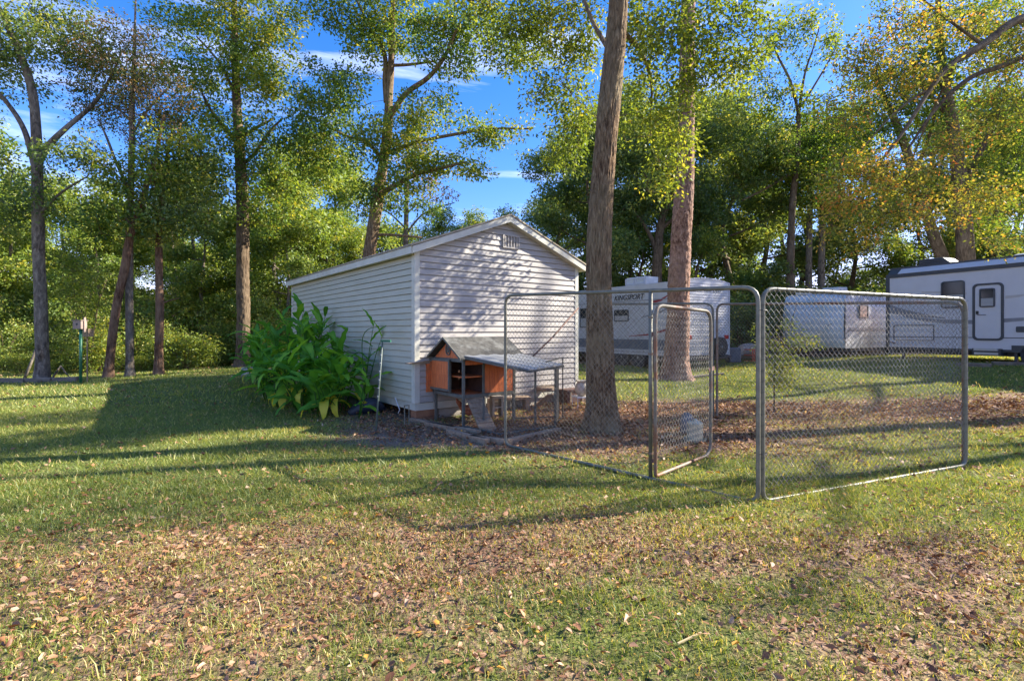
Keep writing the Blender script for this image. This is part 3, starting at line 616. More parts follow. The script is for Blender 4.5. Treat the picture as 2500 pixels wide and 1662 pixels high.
for i, (px_, lab) in enumerate(((1976, 'left one of two slim bare trunks behind the old camper'), (2007, 'right one of two slim bare trunks behind the old camper'))):
    px_tree('slim_trunk_tree', lab, 26, [[(px_,830,19),(px_-2,690,17),(px_,560,15),(px_+4,430,12),(px_+10,330,8),(px_+12,250,4)]],
        [(px_-40,400,110,80,0,1.0,0),(px_+60,330,100,80,0,1.0,0),(px_+20,500,90,50,0,.8,.1)], M['leaf_oak'], M['greybark'], px_, .16, group='slim bare trunks behind the campers')
px_tree('leaning_oak', 'leaning dark oak trunk behind the roof of the large trailer', 22,
    [[(2335,800,34),(2310,660,30),(2275,560,27),(2235,440,24),(2200,330,19),(2160,240,14),(2130,170,8)],
     [(2270,545,14),(2225,520,10),(2170,500,6)],[(2230,430,12),(2270,330,9),(2290,240,5)]],
    [(2140,200,90,80,0,1.0,.1),(2220,300,90,80,0,1.0,0),(2100,330,80,70,0,.9,0),(2170,470,90,60,0,.8,.1),(2290,210,70,80,0,1.0,0)],
    M['leaf_oak'], M['darkbark'], 2335, .14)
px_tree('upright_dark_oak', 'upright dark oak rising behind the large trailer near the right edge', 21,
    [[(2362,800,50),(2358,640,42),(2350,500,38),(2330,330,28),(2300,160,20),(2290,0,13),(2290,-120,8)],
     [(2350,450,18),(2400,360,14),(2440,270,9),(2460,200,5)],[(2330,300,13),(2270,230,9),(2230,170,5)],[(2352,520,14),(2420,470,10),(2480,450,6)]],
    [(2300,80,110,80,0,.9,0),(2420,180,100,90,0,1.0,0),(2480,330,80,90,0,1.0,.05),(2400,450,100,70,0,.9,.1),(2250,180,80,70,0,.9,0),(2300,-110,220,90,0,.8,0),(2430,40,90,70,0,.9,0),(2440,560,90,50,0,.8,.1)],
    M['leaf_oak'], M['darkbark'], 2362, .14)
# overhanging turning tree: its trunk stands out of frame on the right
bt = Vector((12.6, 9.2, tz(12.6, 9.2)))
lt = [(bt-Vector((0,0,.1)), .36), (bt+Vector((0,0,.3)), .27), (bt+Vector((-.1,0,3)), .23), (bt+Vector((-.4,0,6)), .2), (bt+Vector((-.2,0,9)), .15), (bt+Vector((0,.2,12.5)), .07)]
def lim(d, *q): return [(W(a_, b_, c_), r_) for a_, b_, c_, r_ in q]
tree('turning_tree', 'tree with yellow and orange leaves hanging in from the right edge', None, bt,
    [lt,
     [(bt+Vector((-.3,0,5.2)), .11), (W(2620,60,9.6), .09), (W(2500,45,9.2), .075), (W(2400,110,8.9), .062), (W(2320,160,8.7), .05), (W(2270,220,8.5), .036), (W(2200,330,8.3), .025), (W(2120,430,8.1), .012)],
     [(W(2560,110,9.8), .06), (W(2450,160,9.6), .05), (W(2370,190,9.4), .042), (W(2290,260,9.2), .03), (W(2220,360,9.0), .02), (W(2160,470,8.9), .01)],
     [(W(2270,220,8.5), .026), (W(2230,240,8.5), .02), (W(2160,300,8.4), .014), (W(2060,420,8.3), .007)],
     [(W(2400,110,8.9), .03), (W(2330,60,9.0), .024), (W(2240,-10,9.0), .016)],
     [(W(2330,160,8.7), .024), (W(2250,330,9.4), .016), (W(2180,520,9.6), .008)]],
    [pxblob(*q, size=.062) for q in ((2200,70,90,60,8.8,.75,.05),(2110,150,70,70,8.6,.8,0),(2220,190,90,60,8.7,.6,.05),(2080,270,80,60,8.4,.55,.0),(2150,420,90,60,8.3,.75,.15),
     (2060,420,70,50,8.2,.85,.1),(2040,500,70,50,8.3,.85,.12),(2150,530,90,50,8.6,.75,.1),(2240,440,80,60,8.9,.7,.15),(2320,350,80,70,9.2,.55,.1),(2290,520,90,50,9.2,.6,.1),(2400,480,90,70,9.6,.6,.0),
     (2340,60,90,50,9.2,.55,.05),(2460,120,70,80,9.6,.5,0),(2440,290,90,70,9.6,.5,-.05),(2030,570,50,30,8.4,.4,.1),(2120,600,80,25,8.8,.4,.0),(2560,100,150,150,10,.5,0),(2480,590,80,30,9.6,.35,0))],
    M['leaf_autumn'], M['darkbark'], .062, spread=.3, K=22, tm=.36, ts=.22, twig=.009)

# --- shared kinds for the wood behind and for the shade trees out of frame
def make_kind(name, label, h, r0, crown0, cr, nleaf, leaf, bark, size, seed, tm=.45, group=None, slim=1.0):
    random.seed(seed); P = [Vector((0,0,-.1))]; hh = [0, .25, .5, .75, 1.0]
    limb = [(Vector((0,0,-.3)), r0*1.6), (Vector((0,0,.2)), r0*1.15)]
    for t_ in hh[1:]: limb.append((Vector((random.uniform(-.35,.35)*t_*2, random.uniform(-.35,.35)*t_*2, h*t_*.95)), r0*(1-.85*t_)))
    limbs = [limb]; blobs = []; nb = 8
    for k in range(nb):
        z0 = crown0+(h*.85-crown0)*(k/(nb-1)); a_ = k*2.4+random.uniform(-.5,.5); R_ = cr*math.sin(PI*min(.93, .28+.62*k/(nb-1)))**.8*random.uniform(.7,1.1)
        z1 = z0+R_*random.uniform(.25,.6); e = Vector((math.cos(a_)*R_, math.sin(a_)*R_, z1))
        limbs.append([(Vector((0,0,z0)), r0*.35*(1.1-.6*k/nb)), (Vector((e.x*.5, e.y*.5, z0+(z1-z0)*.35)), r0*.22*(1.1-.6*k/nb)), (e, .015)])
        blobs.append((e, (cr*.42, cr*.42, cr*.30), nleaf/(nb+3), random.uniform(-.12,.12)))
        blobs.append((e*.55+Vector((0,0,z0*.45)), (cr*.36, cr*.36, cr*.26), nleaf/(nb+3)*.35, random.uniform(-.12,.12)))
    blobs.append((Vector((0,0,h*.96)), (cr*.4, cr*.4, cr*.4), nleaf/8, .05))
    return tree(name, label, group, Vector((0,0,0)), limbs, blobs, leaf, bark, size, K=24, spread=.5, tm=tm, ts=.2, twig=.03)
def place(o, x, y, rz, s, label=None, group=None):
    o.location = (x, y, tz(x, y)); o.rotation_euler = (0,0,rz); o.scale = (s,s,s*1.0)
    if label: o['label'] = label
    if group: o['group'] = group
    return o
random.seed(3)
LW = 'leafy wood tree among the dense trees behind the left lawn'
RW = 'dark leafy oak in the wood behind the campers'
CW = 'tree in the low treeline seen over the shed roof'
kA = make_kind('wood_tree', LW, 11, .17, 2.2, 2.9, 15000, M['leaf_under'], M['greybark'], .19, 1)
kB = make_kind('wood_tree', RW, 15, .24, 3.0, 3.8, 19000, M['leaf_dark'], M['darkbark'], .2, 2)
kC = make_kind('wood_tree', RW, 13, .2, 2.0, 3.4, 17000, M['leaf_oak'], M['darkbark'], .19, 3)
kD = make_kind('shade_tree', 'shade tree standing beyond the right edge', 12, .2, 5.0, 3.0, 2600, M['leaf_oak'], M['oakbark'], .12, 4)
ZONES = [(100,'left of the forked tree','at the far left'),(262,'between the forked tree and the leaning trunk','between forked and leaning trunks'),(390,'behind the withering and slim trunks','behind the slim trunks'),
  (592,'between the slim tree and the tall lawn oak','between slim tree and lawn oak'),(722,'between the lawn oak and the end of the shed','between lawn oak and shed'),(1000,'above the left slope of the shed roof','above the left roof slope'),
  (1345,'above the shed ridge','above the shed ridge'),(1465,'behind the thick kennel oak','behind the kennel oak'),(1655,'between the kennel oak and the reddish pine','between kennel oak and pine'),(1935,'right of the reddish pine','right of the pine'),
  (2170,'above the old moulded camper','above the moulded camper'),(9999,'behind the large trailer at the right edge','behind the large trailer')]
def zone(px_, d_, what, near=29):
    z_ = [q for q in ZONES if px_ < q[0]][0]; k_ = 'nearer' if d_ < near else 'farther'
    return k_+' '+what+' '+z_[1], what+'s '+z_[2]+(' (near)' if d_ < near else ' (far)')
def uniq():
    import collections
    c_ = collections.Counter(o_.get('group') for o_ in bpy.data.objects if o_.get('category'))
    for o_ in bpy.data.objects:
        if o_.get('category') and o_.get('group') and c_[o_['group']] == 1: del o_['group']
def spots(kind, lst, label, group, first=[]):
    for (px_, d_, s_) in lst:
        x_ = (px_-CX)/F*d_
        if kind.get('used'): o = copy_tree(kind)
        else: o = kind; kind['used'] = True
        lb_, gp_ = zone(px_, d_, label)
        place(o, x_, d_, random.uniform(0, 6.28), s_, lb_, gp_)
        if 'used' in o.keys() and o is not kind: del o['used']
LEFTW = [(470,26,.95),(680,24.5,.92),(745,26,1.0),(820,30,1.1),(255,28,.9),(-90,21,.95),(30,24,.85),(150,27,.9),(235,22,.62),(420,30,.9),(500,24,.72),(640,28,.8),(700,22.5,.62),(800,30,.8),(-10,33,1.05),(330,36,.95),(560,38,1.0),(760,40,1.0),(880,26,.6),(950,36,.8),(200,44,1.1),(-120,40,1.2)]
spots(kA, LEFTW, 'pale green wood tree', 'wood trees behind the left lawn')
spots(kC, [(80,30,.62),(270,29,.6),(450,34,.75),(600,33,.72),(720,35,.7),(840,42,.9),(20,46,.9),(390,46,.9)], 'olive green wood tree', 'wood trees behind the left lawn')
spots(kC, [(1080,38,.78),(1160,44,.86),(1240,40,.80),(1310,45,.95),(1000,48,.85)], 'low olive wood tree', 'low treeline over the shed roof')
spots(kB, [(1370,30,.85),(1450,26,.8),(1540,32,1.0),(1680,30,1.0),(1780,27,.85),(1740,36,1.15),(1860,32,.95),(1960,35,1.0),(2080,33,.85),(2420,27,.9),(2530,31,1.0),(2300,35,1.1),(1620,40,1.2),(1460,40,1.2),(1900,42,1.1),(2500,40,1.2),(2620,26,1.0)], 'dark green wood oak', 'oaks behind the campers')
spots(kC, [(1420,34,.8),(1830,38,.9),(2040,40,.75),(2250,30,.8),(2180,42,.9),(2380,37,1.0),(1560,27,.6),(1700,25,.6)], 'olive green wood tree', 'oaks behind the campers')
for k in (kA, kB, kC): del k['used']
# shade trees to the right, out of frame, towards the sun
for i, (x_, y_, s_) in enumerate([(46,14.6,2.1),(18.5,9.4,1.25),(20.5,14.6,1.35)]):
    o = kD if i == 0 else copy_tree(kD); place(o, x_, y_, i*1.3, s_, None, 'shade trees beyond the right edge')

# --- understory bushes
def bush(name, label, n, r, h, leaf, size, tm, seed, stems=7):
    random.seed(seed); limbs = []
    for k in range(stems):
        a_ = k*2*PI/stems; e = Vector((math.cos(a_)*r*.55, math.sin(a_)*r*.55, h*random.uniform(.5,.85)))
        limbs.append([(Vector((math.cos(a_)*.05, math.sin(a_)*.05, -.1)), .022), (e*.5+Vector((0,0,h*.15)), .015), (e, .006)])
    blobs = [(Vector((random.uniform(-1,1)*r*.6, random.uniform(-1,1)*r*.6, h*random.uniform(.25,.8))), (r*.5,r*.5,h*.28), n/9, random.uniform(-.2,.2)) for _ in range(9)]
    blobs += [(Vector((0,0,h*.25)), (r*.9,r*.9,h*.25), n/5, -.1)]
    return tree(name, label, None, Vector((0,0,0)), limbs, blobs, leaf, M['darkbark'], size, K=18, spread=.35, tm=tm, ts=.2, twig=.012, cat='bush')
BL = 'sunlit bush in the tangled undergrowth along the edge of the left lawn'
b1 = bush('bush', BL, 5200, 1.5, 2.4, M['leaf_under'], .10, .55, 5)
b2 = bush('bush', BL, 4500, 1.4, 1.5, M['leaf_yellow'], .10, .4, 6)
b3 = bush('bush', 'dark bush in the thicket behind the campers', 5000, 1.7, 2.6, M['leaf_dark'], .13, .5, 8)
def bspots(kind, lst, label, group):
    for i, (px_, d_, s_) in enumerate(lst):
        o = kind if i == 0 else copy_tree(kind); place(o, (px_-CX)/F*d_, d_, random.uniform(0, 6.28), s_, *zone(px_, d_, label, {'b':21}.get(group, 24.5)))
bspots(b1, [(10,19,.8),(85,22.5,1.2),(170,20,.7),(215,23,1.5),(300,20.6,1.2),(350,23,1.6),(430,19.8,.75),(480,23,1.5),(535,21.8,.9),(640,23,1.4),(690,21,1.1),(740,24,1.5),(-40,21,1.3),(120,25,1.8),(270,26,1.9),(400,27,1.9),(550,27,2.0),(680,27,1.8),(810,27,1.8),(0,27,1.9)], 'sunlit undergrowth bush', 'undergrowth bushes by the left lawn')
bspots(b2, [(55,17.9,.5),(238,18.2,.75),(350,18.4,.4),(452,18.3,.9),(505,19.4,.55),(655,20,.8),(150,17.6,.35),(700,18.6,.6)], 'low yellow-green lawn-edge bush', 'low bushes at the lawn edge')
bspots(b3, [(1400,24,1.2),(1480,26,1.4),(1570,25,1.2),(1660,27,1.5),(1800,22,1.1),(1850,24,1.3),(1900,26,1.4),(2040,27,1.3),(2130,27,1.4),(1760,26,1.4),(1980,29,1.6),(2220,26,1.6),(2320,27,1.6),(2450,26,1.6),(1340,27,1.4),(1820,30,1.9),(1600,32,1.9),(1450,33,1.9),(2080,34,1.9)], 'dark thicket bush', 'thicket bushes behind the campers')
# bright feathery young tree in the left wood
o = bush('young_tree', 'bright yellow-green feathery young tree left of the leaning trunk', 5200, 1.15, 4.6, M['leaf_yellow'], .09, .5, 12, 5)
place(o, *onground(215, 17.8)[:2], 0, 1.0); o['category'] = 'tree'

# --- sapling inside the run beside the near fence corner
sb_ = onground(1890, 9.0)
tree('sapling', 'small yellow-green leafy sapling growing behind the kennel corner posts', None, sb_,
     [[(sb_-Vector((0,0,.05)), .014), (W(1895,860,9.0), .011), (W(1930,790,9.0), .007), (W(1945,740,9.0), .004)],
      [(W(1893,890,9.0), .008), (W(1930,850,9.1), .005), (W(2005,815,9.2), .003)],
      [(W(1892,900,9.0), .008), (W(1860,840,9.0), .005), (W(1840,800,9.0), .003)],
      [(W(1893,930,9.0), .008), (W(1910,900,8.8), .005), (W(1915,870,8.7), .003)]],
     [pxblob(*q, size=.055) for q in ((1935,805,34,24,9,.4,0),(1975,830,45,22,9.1,.55,.05),(1900,850,50,30,9,.5,0),(1850,820,30,30,9,.35,0),(1905,920,32,38,8.8,.9,.1),(1890,890,40,30,8.9,.5,0),(1930,880,40,30,9.2,.4,.1))],
     M['leaf_yellow'], M['darkbark'], .055, K=9, spread=.14, tm=.5, twig=.004, cat='sapling')

# dead branches lying at the edge of the wood
for (a_, b_, c_, r_, lab) in (((60,925,15.5),(78,880,15.6),(95,830,15.8),.045,'pale dead limb propped against the forked tree'), ((125,928,15.4),(140,905,15.5),(148,893,15.7),.03,'short pale dead branch on the ground beside the forked tree'),
                         ((148,893,15.7),(160,910,15.6),(172,922,15.4),.025,'thin dead stick bending down right of the forked tree')):
    mb = MB(); mb.tube([W(*a_), W(*b_), W(*c_)], [r_, r_*.8, r_*.5], 7, wob=.2); tag(mb.obj('dead_branch', M['greybark'], smooth=True), lab, 'branch')

# ------------------------------------------------------------------ shed
shed = thing('shed', 'white vinyl-sided storage shed with a low gable roof, raised on blocks', 'shed', SA, STH)
ZB, ZE, RISE = .325, 2.815, .705                       # bottom of siding, top of wall, gable rise
EXPO = (ZE-ZB)/24
def course(mb, p0, p1, z, h, n):                       # one lapped board from p0 to p1 (local), outward normal n
    o = Vector(n); a = Vector((p0[0], p0[1], z)); b = Vector((p1[0], p1[1], z))
    up = Vector((0,0,h)); q = [a+o*.020, a+o*.0045+up, b+o*.0045+up, b+o*.020, a+o*.0, a+o*.0+Vector((0,0,.0)), b, b]
    u2 = Vector((0,0,h-.008)); vs = [a, a+o*.026, a+o*.026+Vector((0,0,.010)), a+o*.010+u2, a+u2, b, b+o*.026, b+o*.026+Vector((0,0,.010)), b+o*.010+u2, b+u2]
    mb.add(vs, [(0,1,6,5),(1,2,7,6),(2,3,8,7),(3,4,9,8),(0,4,3,2,1),(5,6,7,8,9)])
for k in range(24):
    z = ZB+k*EXPO
    mb = MB(); course(mb, (.05,0), (SW-.05,0), z, EXPO, (0,-1,0)); mb.obj('siding_board', M['siding'], shed)
    jy = (2.4, 4.7, 3.6)[k % 3]+.12*math.sin(k*2.3)
    mb = MB(); course(mb, (0,SL-.05), (0,jy), z, EXPO, (-1,0,0)); mb.obj('siding_board', M['sidingside'], shed)
    mb = MB(); course(mb, (-.0022,jy+.03), (-.0022,.05), z, EXPO, (-1,0,0)); mb.obj('siding_board', M['sidingside'], shed)
k = 0
while True:                                            # gable triangle
    z = ZE+k*EXPO; half0 = SW/2*(1-(z-ZE)/RISE); half1 = SW/2*(1-(z+EXPO-ZE)/RISE)
    if half1 < .05: break
    mb = MB(); o = Vector((0,-1,0)); c = SW/2
    vs = [Vector((c-half0,0,z)), Vector((c-half0,-.026,z)), Vector((c-half0,-.026,z+.010)), Vector((c-half1,-.010,z+EXPO-.008)), Vector((c-half1,0,z+EXPO-.008)),
          Vector((c+half0,0,z)), Vector((c+half0,-.026,z)), Vector((c+half0,-.026,z+.010)), Vector((c+half1,-.010,z+EXPO-.008)), Vector((c+half1,0,z+EXPO-.008))]
    mb.add(vs, [(0,5,6,1),(1,6,7,2),(2,7,8,3),(3,8,9,4),(0,1,2,3,4),(5,9,8,7,6)]); mb.obj('siding_board', M['siding'], shed); k += 1
mb = MB(); mb.box(.03,.01,ZB+.02,SW-.03,SL-.01,ZE); mb.prism([(.03,.01,ZE),(SW-.03,.01,ZE),(SW/2,.01,ZE+RISE-.02)], (0,SL-.02,0)); mb.obj('wall_core', M['sidingside'], shed)
for (x0,y0,x1,y1) in ((-.030,-.030,.065,.0),(SW-.065,-.030,SW+.030,0.0)):
    mb = MB(); mb.box(x0,y0,ZB-.01,x1,y1+.003,ZE-.01); mb.obj('corner_trim', M['trim'], shed, bevel=.004)
mb = MB(); mb.box(-.031,.003,ZB-.01,0,.075,ZE-.01); mb.obj('corner_trim', M['trim'], shed, bevel=.004)
mb = MB(); mb.box(-.031,SL-.075,ZB-.01,0,SL+.02,ZE-.01); mb.obj('corner_trim', M['trim'], shed, bevel=.004)
mb = MB(); mb.box(SW,.003,ZB-.01,SW+.031,SL,ZE-.01); mb.obj('side_wall', M['sidingside'], shed)
mb = MB(); mb.box(.0,.0,ZB-.13,SW,.045,ZB-.012); mb.obj('floor_rim_board', M['trim'], shed)
mb = MB(); mb.box(.0,.047,ZB-.13,.04,SL,ZB-.012); mb.obj('floor_rim_board', M['trim'], shed)
for y in np.arange(.5, SL, .6):
    mb = MB(); mb.box(.045,y,ZB-.12,SW-.04,y+.04,ZB+.015); mb.obj('floor_joist', M['darkin'], shed)
# roof: two slabs, side fascia, rake boards
OV, OS = .13, .12; sl_ = RISE/(SW/2); zr = ZE+RISE+.05
def roofz(x): return zr-abs(x-SW/2)*sl_
for s_ in (-1, 1):
    xe = -OS if s_ < 0 else SW+OS
    mb = MB(); ze_ = roofz(xe)
    mb.prism([(xe,-OV,ze_),(SW/2,-OV,zr),(SW/2,-OV,zr+.03),(xe+s_*.015,-OV,ze_+.028)], (0,SL+2*OV,0)); mb.obj('roof_slope', M['shingle'], shed)
    mb = MB(); mb.prism([(xe-s_*.0,-OV-.022,ze_-.115),(SW/2,-OV-.022,zr-.115),(SW/2,-OV-.022,zr-.004),(xe,-OV-.022,ze_-.004)], (0,.022,0)); mb.obj('rake_board', M['trim'], shed)
    mb = MB(); mb.prism([(xe+s_*.03,-OV-.035,ze_-.004),(SW/2,-OV-.035,zr+.004),(SW/2,-OV-.035,zr+.034),(xe+s_*.03,-OV-.035,ze_+.022)], (0,.034,0)); mb.obj('drip_edge', M['drip'], shed)
    mb = MB(); mb.box(min(xe,xe+s_*.022),-OV,ze_-.115,max(xe,xe+s_*.022),SL+OV,ze_-.002); mb.obj('fascia', M['trim'], shed)
    mb = MB(); mb.box(min(xe,xe+s_*.035),-OV,ze_+.001,max(xe,xe+s_*.035),SL+OV,ze_+.012); mb.obj('drip_edge', M['drip'], shed)
    mb = MB(); mb.box(min(xe,0 if s_<0 else SW),.0,ze_-.105,max(xe,0 if s_<0 else SW),SL,ze_-.09); mb.obj('soffit', M['trim'], shed)
    mb = MB(); mb.prism([(xe,-OV,ze_-.112),(SW/2,-OV,zr-.112),(SW/2,-OV,zr-.10),(xe,-OV,ze_-.10)], (0,OV-.004,0)); mb.obj('gable_soffit', M['trim'], shed)
# gable vent: surround and upright bars
ve = MB(); vx, vz = SW/2+.10, 3.12
ve.ring(rrect(vx,vz,.38,.25,.005,-.048,1), rrect(vx,vz,.33,.20,.004,-.048,1), (0,.045,0)); vent = ve.obj('gable_vent', M['siding'], shed)
mb = MB(); mb.box(vx-.165,-.012,vz-.10,vx+.165,-.008,vz+.10); mb.obj('vent_backing', M['skirt'], vent)
for k in range(5):
    mb = MB(); x = vx-.132+k*.066; mb.box(x-.011,-.044,vz-.10,x+.011,-.014,vz+.10); mb.obj('slat', M['siding'], vent)
# piers and skirting
for (x, y) in ((.02,.02),(SW-.42,.02),(SW/2-.2,.25),(.02,1.9),(.02,3.7),(.02,5.5),(SW/2,3.5)):
    for j in range(2):
        mb = MB(); mb.box(x,y,-.05+j*.125,x+.39,y+.19,.072+j*.125); mb.obj('pier_block', M['bounceblock'] if x < .1 and y < .1 else M['block'], shed, bevel=.006)
for j, (x0, x1) in enumerate(((.46,1.35),(1.37,2.3),(2.32,3.22))):
    mb = MB(); mb.box(x0,.05,-.05,x1,.08,ZB-.14); mb.obj('skirt_board', M['skirt'], shed)

# ------------------------------------------------------------------ chicken coop
KP = Vector(((1131-CX)/F*7.56, 7.56, 0)); CTH = math.atan2(.63, .77)
coop = thing('chicken_coop', 'orange-stained wooden chicken coop on legs with grey felt gable roof', 'chicken coop', KP, CTH)
cu = Vector((math.cos(CTH), math.sin(CTH))); L1, D1 = 1.02, .84; FZ, EZ, AZp = .51, 1.07, 1.37
def cbox(name, x0,y0,z0,x1,y1,z1, mat, parent=None, bevel=.002):
    mb = MB(); mb.box(min(x0,x1),min(y0,y1),min(z0,z1),max(x0,x1),max(y0,y1),max(z0,z1)); return mb.obj(name, mat, parent or coop, bevel=bevel)
g = M['coopgrey']; r_ = M['coopred']
for (x, y) in ((0,0),(L1-.04,0),(0,D1-.04),(L1-.04,D1-.04)):
    cbox('leg', x-.004,y+.002,-.03,x+.036,y+.036,EZ, g)
cbox('floor_panel', .04,.04,FZ-.03,L1-.04,D1-.04,FZ, r_)
for (a_) in ((.043,.0,FZ-.045,L1-.043,.035,FZ+.005),(.043,D1-.035,FZ-.045,L1-.043,D1,FZ+.005),(.0,.043,FZ-.045,.035,D1-.043,FZ+.005),(L1-.035,.043,FZ-.045,L1,D1-.043,FZ+.005),
             (.043,0,EZ-.035,L1-.043,.035,EZ+.01),(.0,.043,EZ-.065,.035,D1-.043,EZ-.012),(.37,.003,FZ+.008,.405,.032,EZ-.038),(.005,D1*.45,FZ+.008,.03,D1*.45+.035,EZ-.07)):
    cbox('frame_rail', *a_, g)
# orange panel boards on the long front
xx = .41
while xx < L1-.05:
    w_ = min(.092, L1-.045-xx); cbox('wall_board', xx,.008,FZ+.008,xx+w_-.003,.026,EZ-.038, r_, bevel=.0015); xx += .092
cbox('wall_board', .045,.008,EZ-.105,.368,.026,EZ-.038, r_)
cbox('shelf', .045,.06,.765,.5,D1-.06,.785, r_)
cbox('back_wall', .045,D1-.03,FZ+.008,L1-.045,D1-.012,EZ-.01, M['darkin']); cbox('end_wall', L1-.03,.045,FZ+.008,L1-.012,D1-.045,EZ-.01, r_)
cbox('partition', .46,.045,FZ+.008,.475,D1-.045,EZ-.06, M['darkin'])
# gable end boards with oval badge
yb = .0
nb_ = 9
for k in range(nb_):
    y0 = D1*k/nb_; y1 = D1*(k+1)/nb_-.004; zt = lambda y: EZ-.012+(AZp-EZ-.03)*(1-abs(y-D1/2)/(D1/2))
    mb = MB(); pts = [(.004,y0,EZ-.010),(.004,y1,EZ-.010),(.004,y1,zt(y1)+.0)]
    if y0 < D1/2 < y1: pts.append((.004,D1/2,zt(D1/2)))
    pts.append((.004,y0,zt(y0))); mb.prism(pts, (.018,0,0)); mb.obj('gable_board', r_, coop)
mb = MB(); n_ = 20; cz = EZ+.125
ov = [Vector((-.010,D1/2+.075*math.cos(2*PI*i/n_),cz+.098*math.sin(2*PI*i/n_))) for i in range(n_)]; iv = [Vector((-.010,D1/2+.058*math.cos(2*PI*i/n_),cz+.080*math.sin(2*PI*i/n_))) for i in range(n_)]
mb.ring(ov, iv, (.012,0,0)); badge = mb.obj('oval_badge', g, coop)
mb = MB()
for k in range(4):
    a_ = k*PI/4+.3; mb.beam((-.004,D1/2-.044*math.cos(a_),cz-.058*math.sin(a_)), (-.004,D1/2+.044*math.cos(a_),cz+.058*math.sin(a_)), .018, .012, up=(1,0,0))
mb.obj('badge_star', g, badge)
# roof slopes
for s_ in (-1, 1):
    ye = -.07 if s_ < 0 else D1+.07; zl = EZ+.005
    mb = MB(); mb.prism([(-.09,ye,zl-.02),(-.09,D1/2,AZp),(-.09,D1/2,AZp+.018),(-.09,ye,zl)], (L1+.24,0,0)); mb.obj('roof_slope', M['felt'], coop)
    mb = MB(); mb.prism([(-.105,ye-.0,zl-.032),(-.105,D1/2,AZp-.014),(-.105,D1/2,AZp+.022),(-.105,ye,zl+.004)], (.014,0,0)); mb.obj('roof_edge_board', M['coopgrey'], coop)
# door slid open on the gable end
dr = MB(); dr.ring(rrect(.66,.79,.66,.50,.004,-.045,1,'x'), rrect(.66,.79,.59,.43,.003,-.045,1,'x'), (.022,0,0)); door = dr.obj('door', g, coop)
k0 = .66-.295
for k in range(6): cbox('door_board', -.037, k0+k*.0983, .575, -.027, k0+k*.0983+.0955, 1.005, r_, door, bevel=.001)
cbox('door_rail', -.047, .366, .775, -.038, .954, .785, r_, door)
# nest box at the back of the gable end
cbox('nest_box', -.11, .90, FZ-.02, -.002, 1.0, .95, r_); cbox('leg', -.125, .985, -.03, -.09, 1.02, FZ-.022, g)
mb = MB(); mb.prism([(-.44,.86,.955),(.0,.86,.99),(.0,.86,1.008),(-.44,.86,.97)], (0,.16,0)); mb.obj('nest_box_lid', M['oldwood'], coop)
# ramp with cleats
inv = Matrix.Rotation(-CTH, 3, 'Z')
def cl(px, py, d): return inv @ (W(px, py, d)-KP)
ra, rb = Vector((.22,.065,FZ-.03)), Vector((.17,-.42,.02))
mb = MB(); mb.beam(ra, rb, .27, .018); ramp_ = mb.obj('ramp', M['oldwood'], coop)
sd = (rb-ra).cross(Vector((0,0,1))).normalized()
for k in range(7):
    c_ = ra.lerp(rb, (k+.5)/7)+Vector((0,0,.016)); mb = MB(); mb.beam(c_-sd*.125, c_+sd*.125, .025, .016); mb.obj('cleat', M['oldwood'], ramp_)

# run attached to the coop: thin frame, sheet roof, base timbers
run = thing('coop_run', 'wire-sided chicken run with a sloping blue-grey metal sheet roof', 'chicken run', KP, CTH)
def toL(x, y, z=0): v = inv @ (Vector((x, y, 0))-Vector((KP.x, KP.y, 0))); return Vector((v.x, v.y, z))
pA, pB, pC, pD = toL(KP.x+.02, KP.y-.03, 1.10), toL(.245, 7.36, .905), toL(.80, 7.80, .955), toL(.14, 8.29, 1.10)
mb = MB(); nr = 22; top = []; bot = []
for i in range(nr+1):
    t_ = i/nr; a_ = pA.lerp(pD, t_); b_ = pB.lerp(pC, t_); z_ = .006*math.sin(t_*PI*9)
    top += [a_+Vector((0,0,z_+.012)), b_+Vector((0,0,z_+.012))]; bot += [a_+Vector((0,0,z_)), b_+Vector((0,0,z_))]
fs = []; n_ = len(top)
for i in range(nr): fs += [(2*i,2*i+1,2*i+3,2*i+2),(n_+2*i,n_+2*i+2,n_+2*i+3,n_+2*i+1),(2*i,2*i+2,n_+2*i+2,n_+2*i),(2*i+1,n_+2*i+1,n_+2*i+3,2*i+3)]
mb.add(top+bot, fs); mb.obj('sheet_roof', M['metalroof'], run)
mb = MB(); mb.beam(pA-Vector((0,0,.018)), pB-Vector((0,0,.018)), .03, .034); mb.obj('roof_edge_rail', M['coopgrey'], run)
mb = MB(); mb.beam(pB-Vector((0,0,.018)), pC-Vector((0,0,.018)), .03, .03); mb.obj('roof_edge_rail', M['coopgrey'], run)
def post(x, y, z, w_=.025, m_=g): q = toL(x, y); mb = MB(); mb.box(q.x-w_/2,q.y-w_/2,-.03,q.x+w_/2,q.y+w_/2,z); return mb.obj('post', m_, run)
def gp(px, gy): d = CH*F/(gy-HY); return ((px-CX)/F*d, d)
for (px_, gy_, zt_) in ((1181,1052,.50),(1307,1043,.93),(1356,1048,.94),(1256,1028,1.06),(1362,1024,.95)): post(*gp(px_, gy_), zt_)
def rail(a_, b_, w_=.022, m_=g, name='rail'): mb = MB(); mb.beam(a_, b_, w_, w_); return mb.obj(name, m_, run)
P_ = [toL(*gp(px_, gy_)) for px_, gy_ in ((1133,1048),(1219,1068),(1356,1048),(1362,1024),(1256,1028))]
for i in range(4): rail(P_[i]+Vector((0,0,.05)), P_[i+1]+Vector((0,0,.05)))
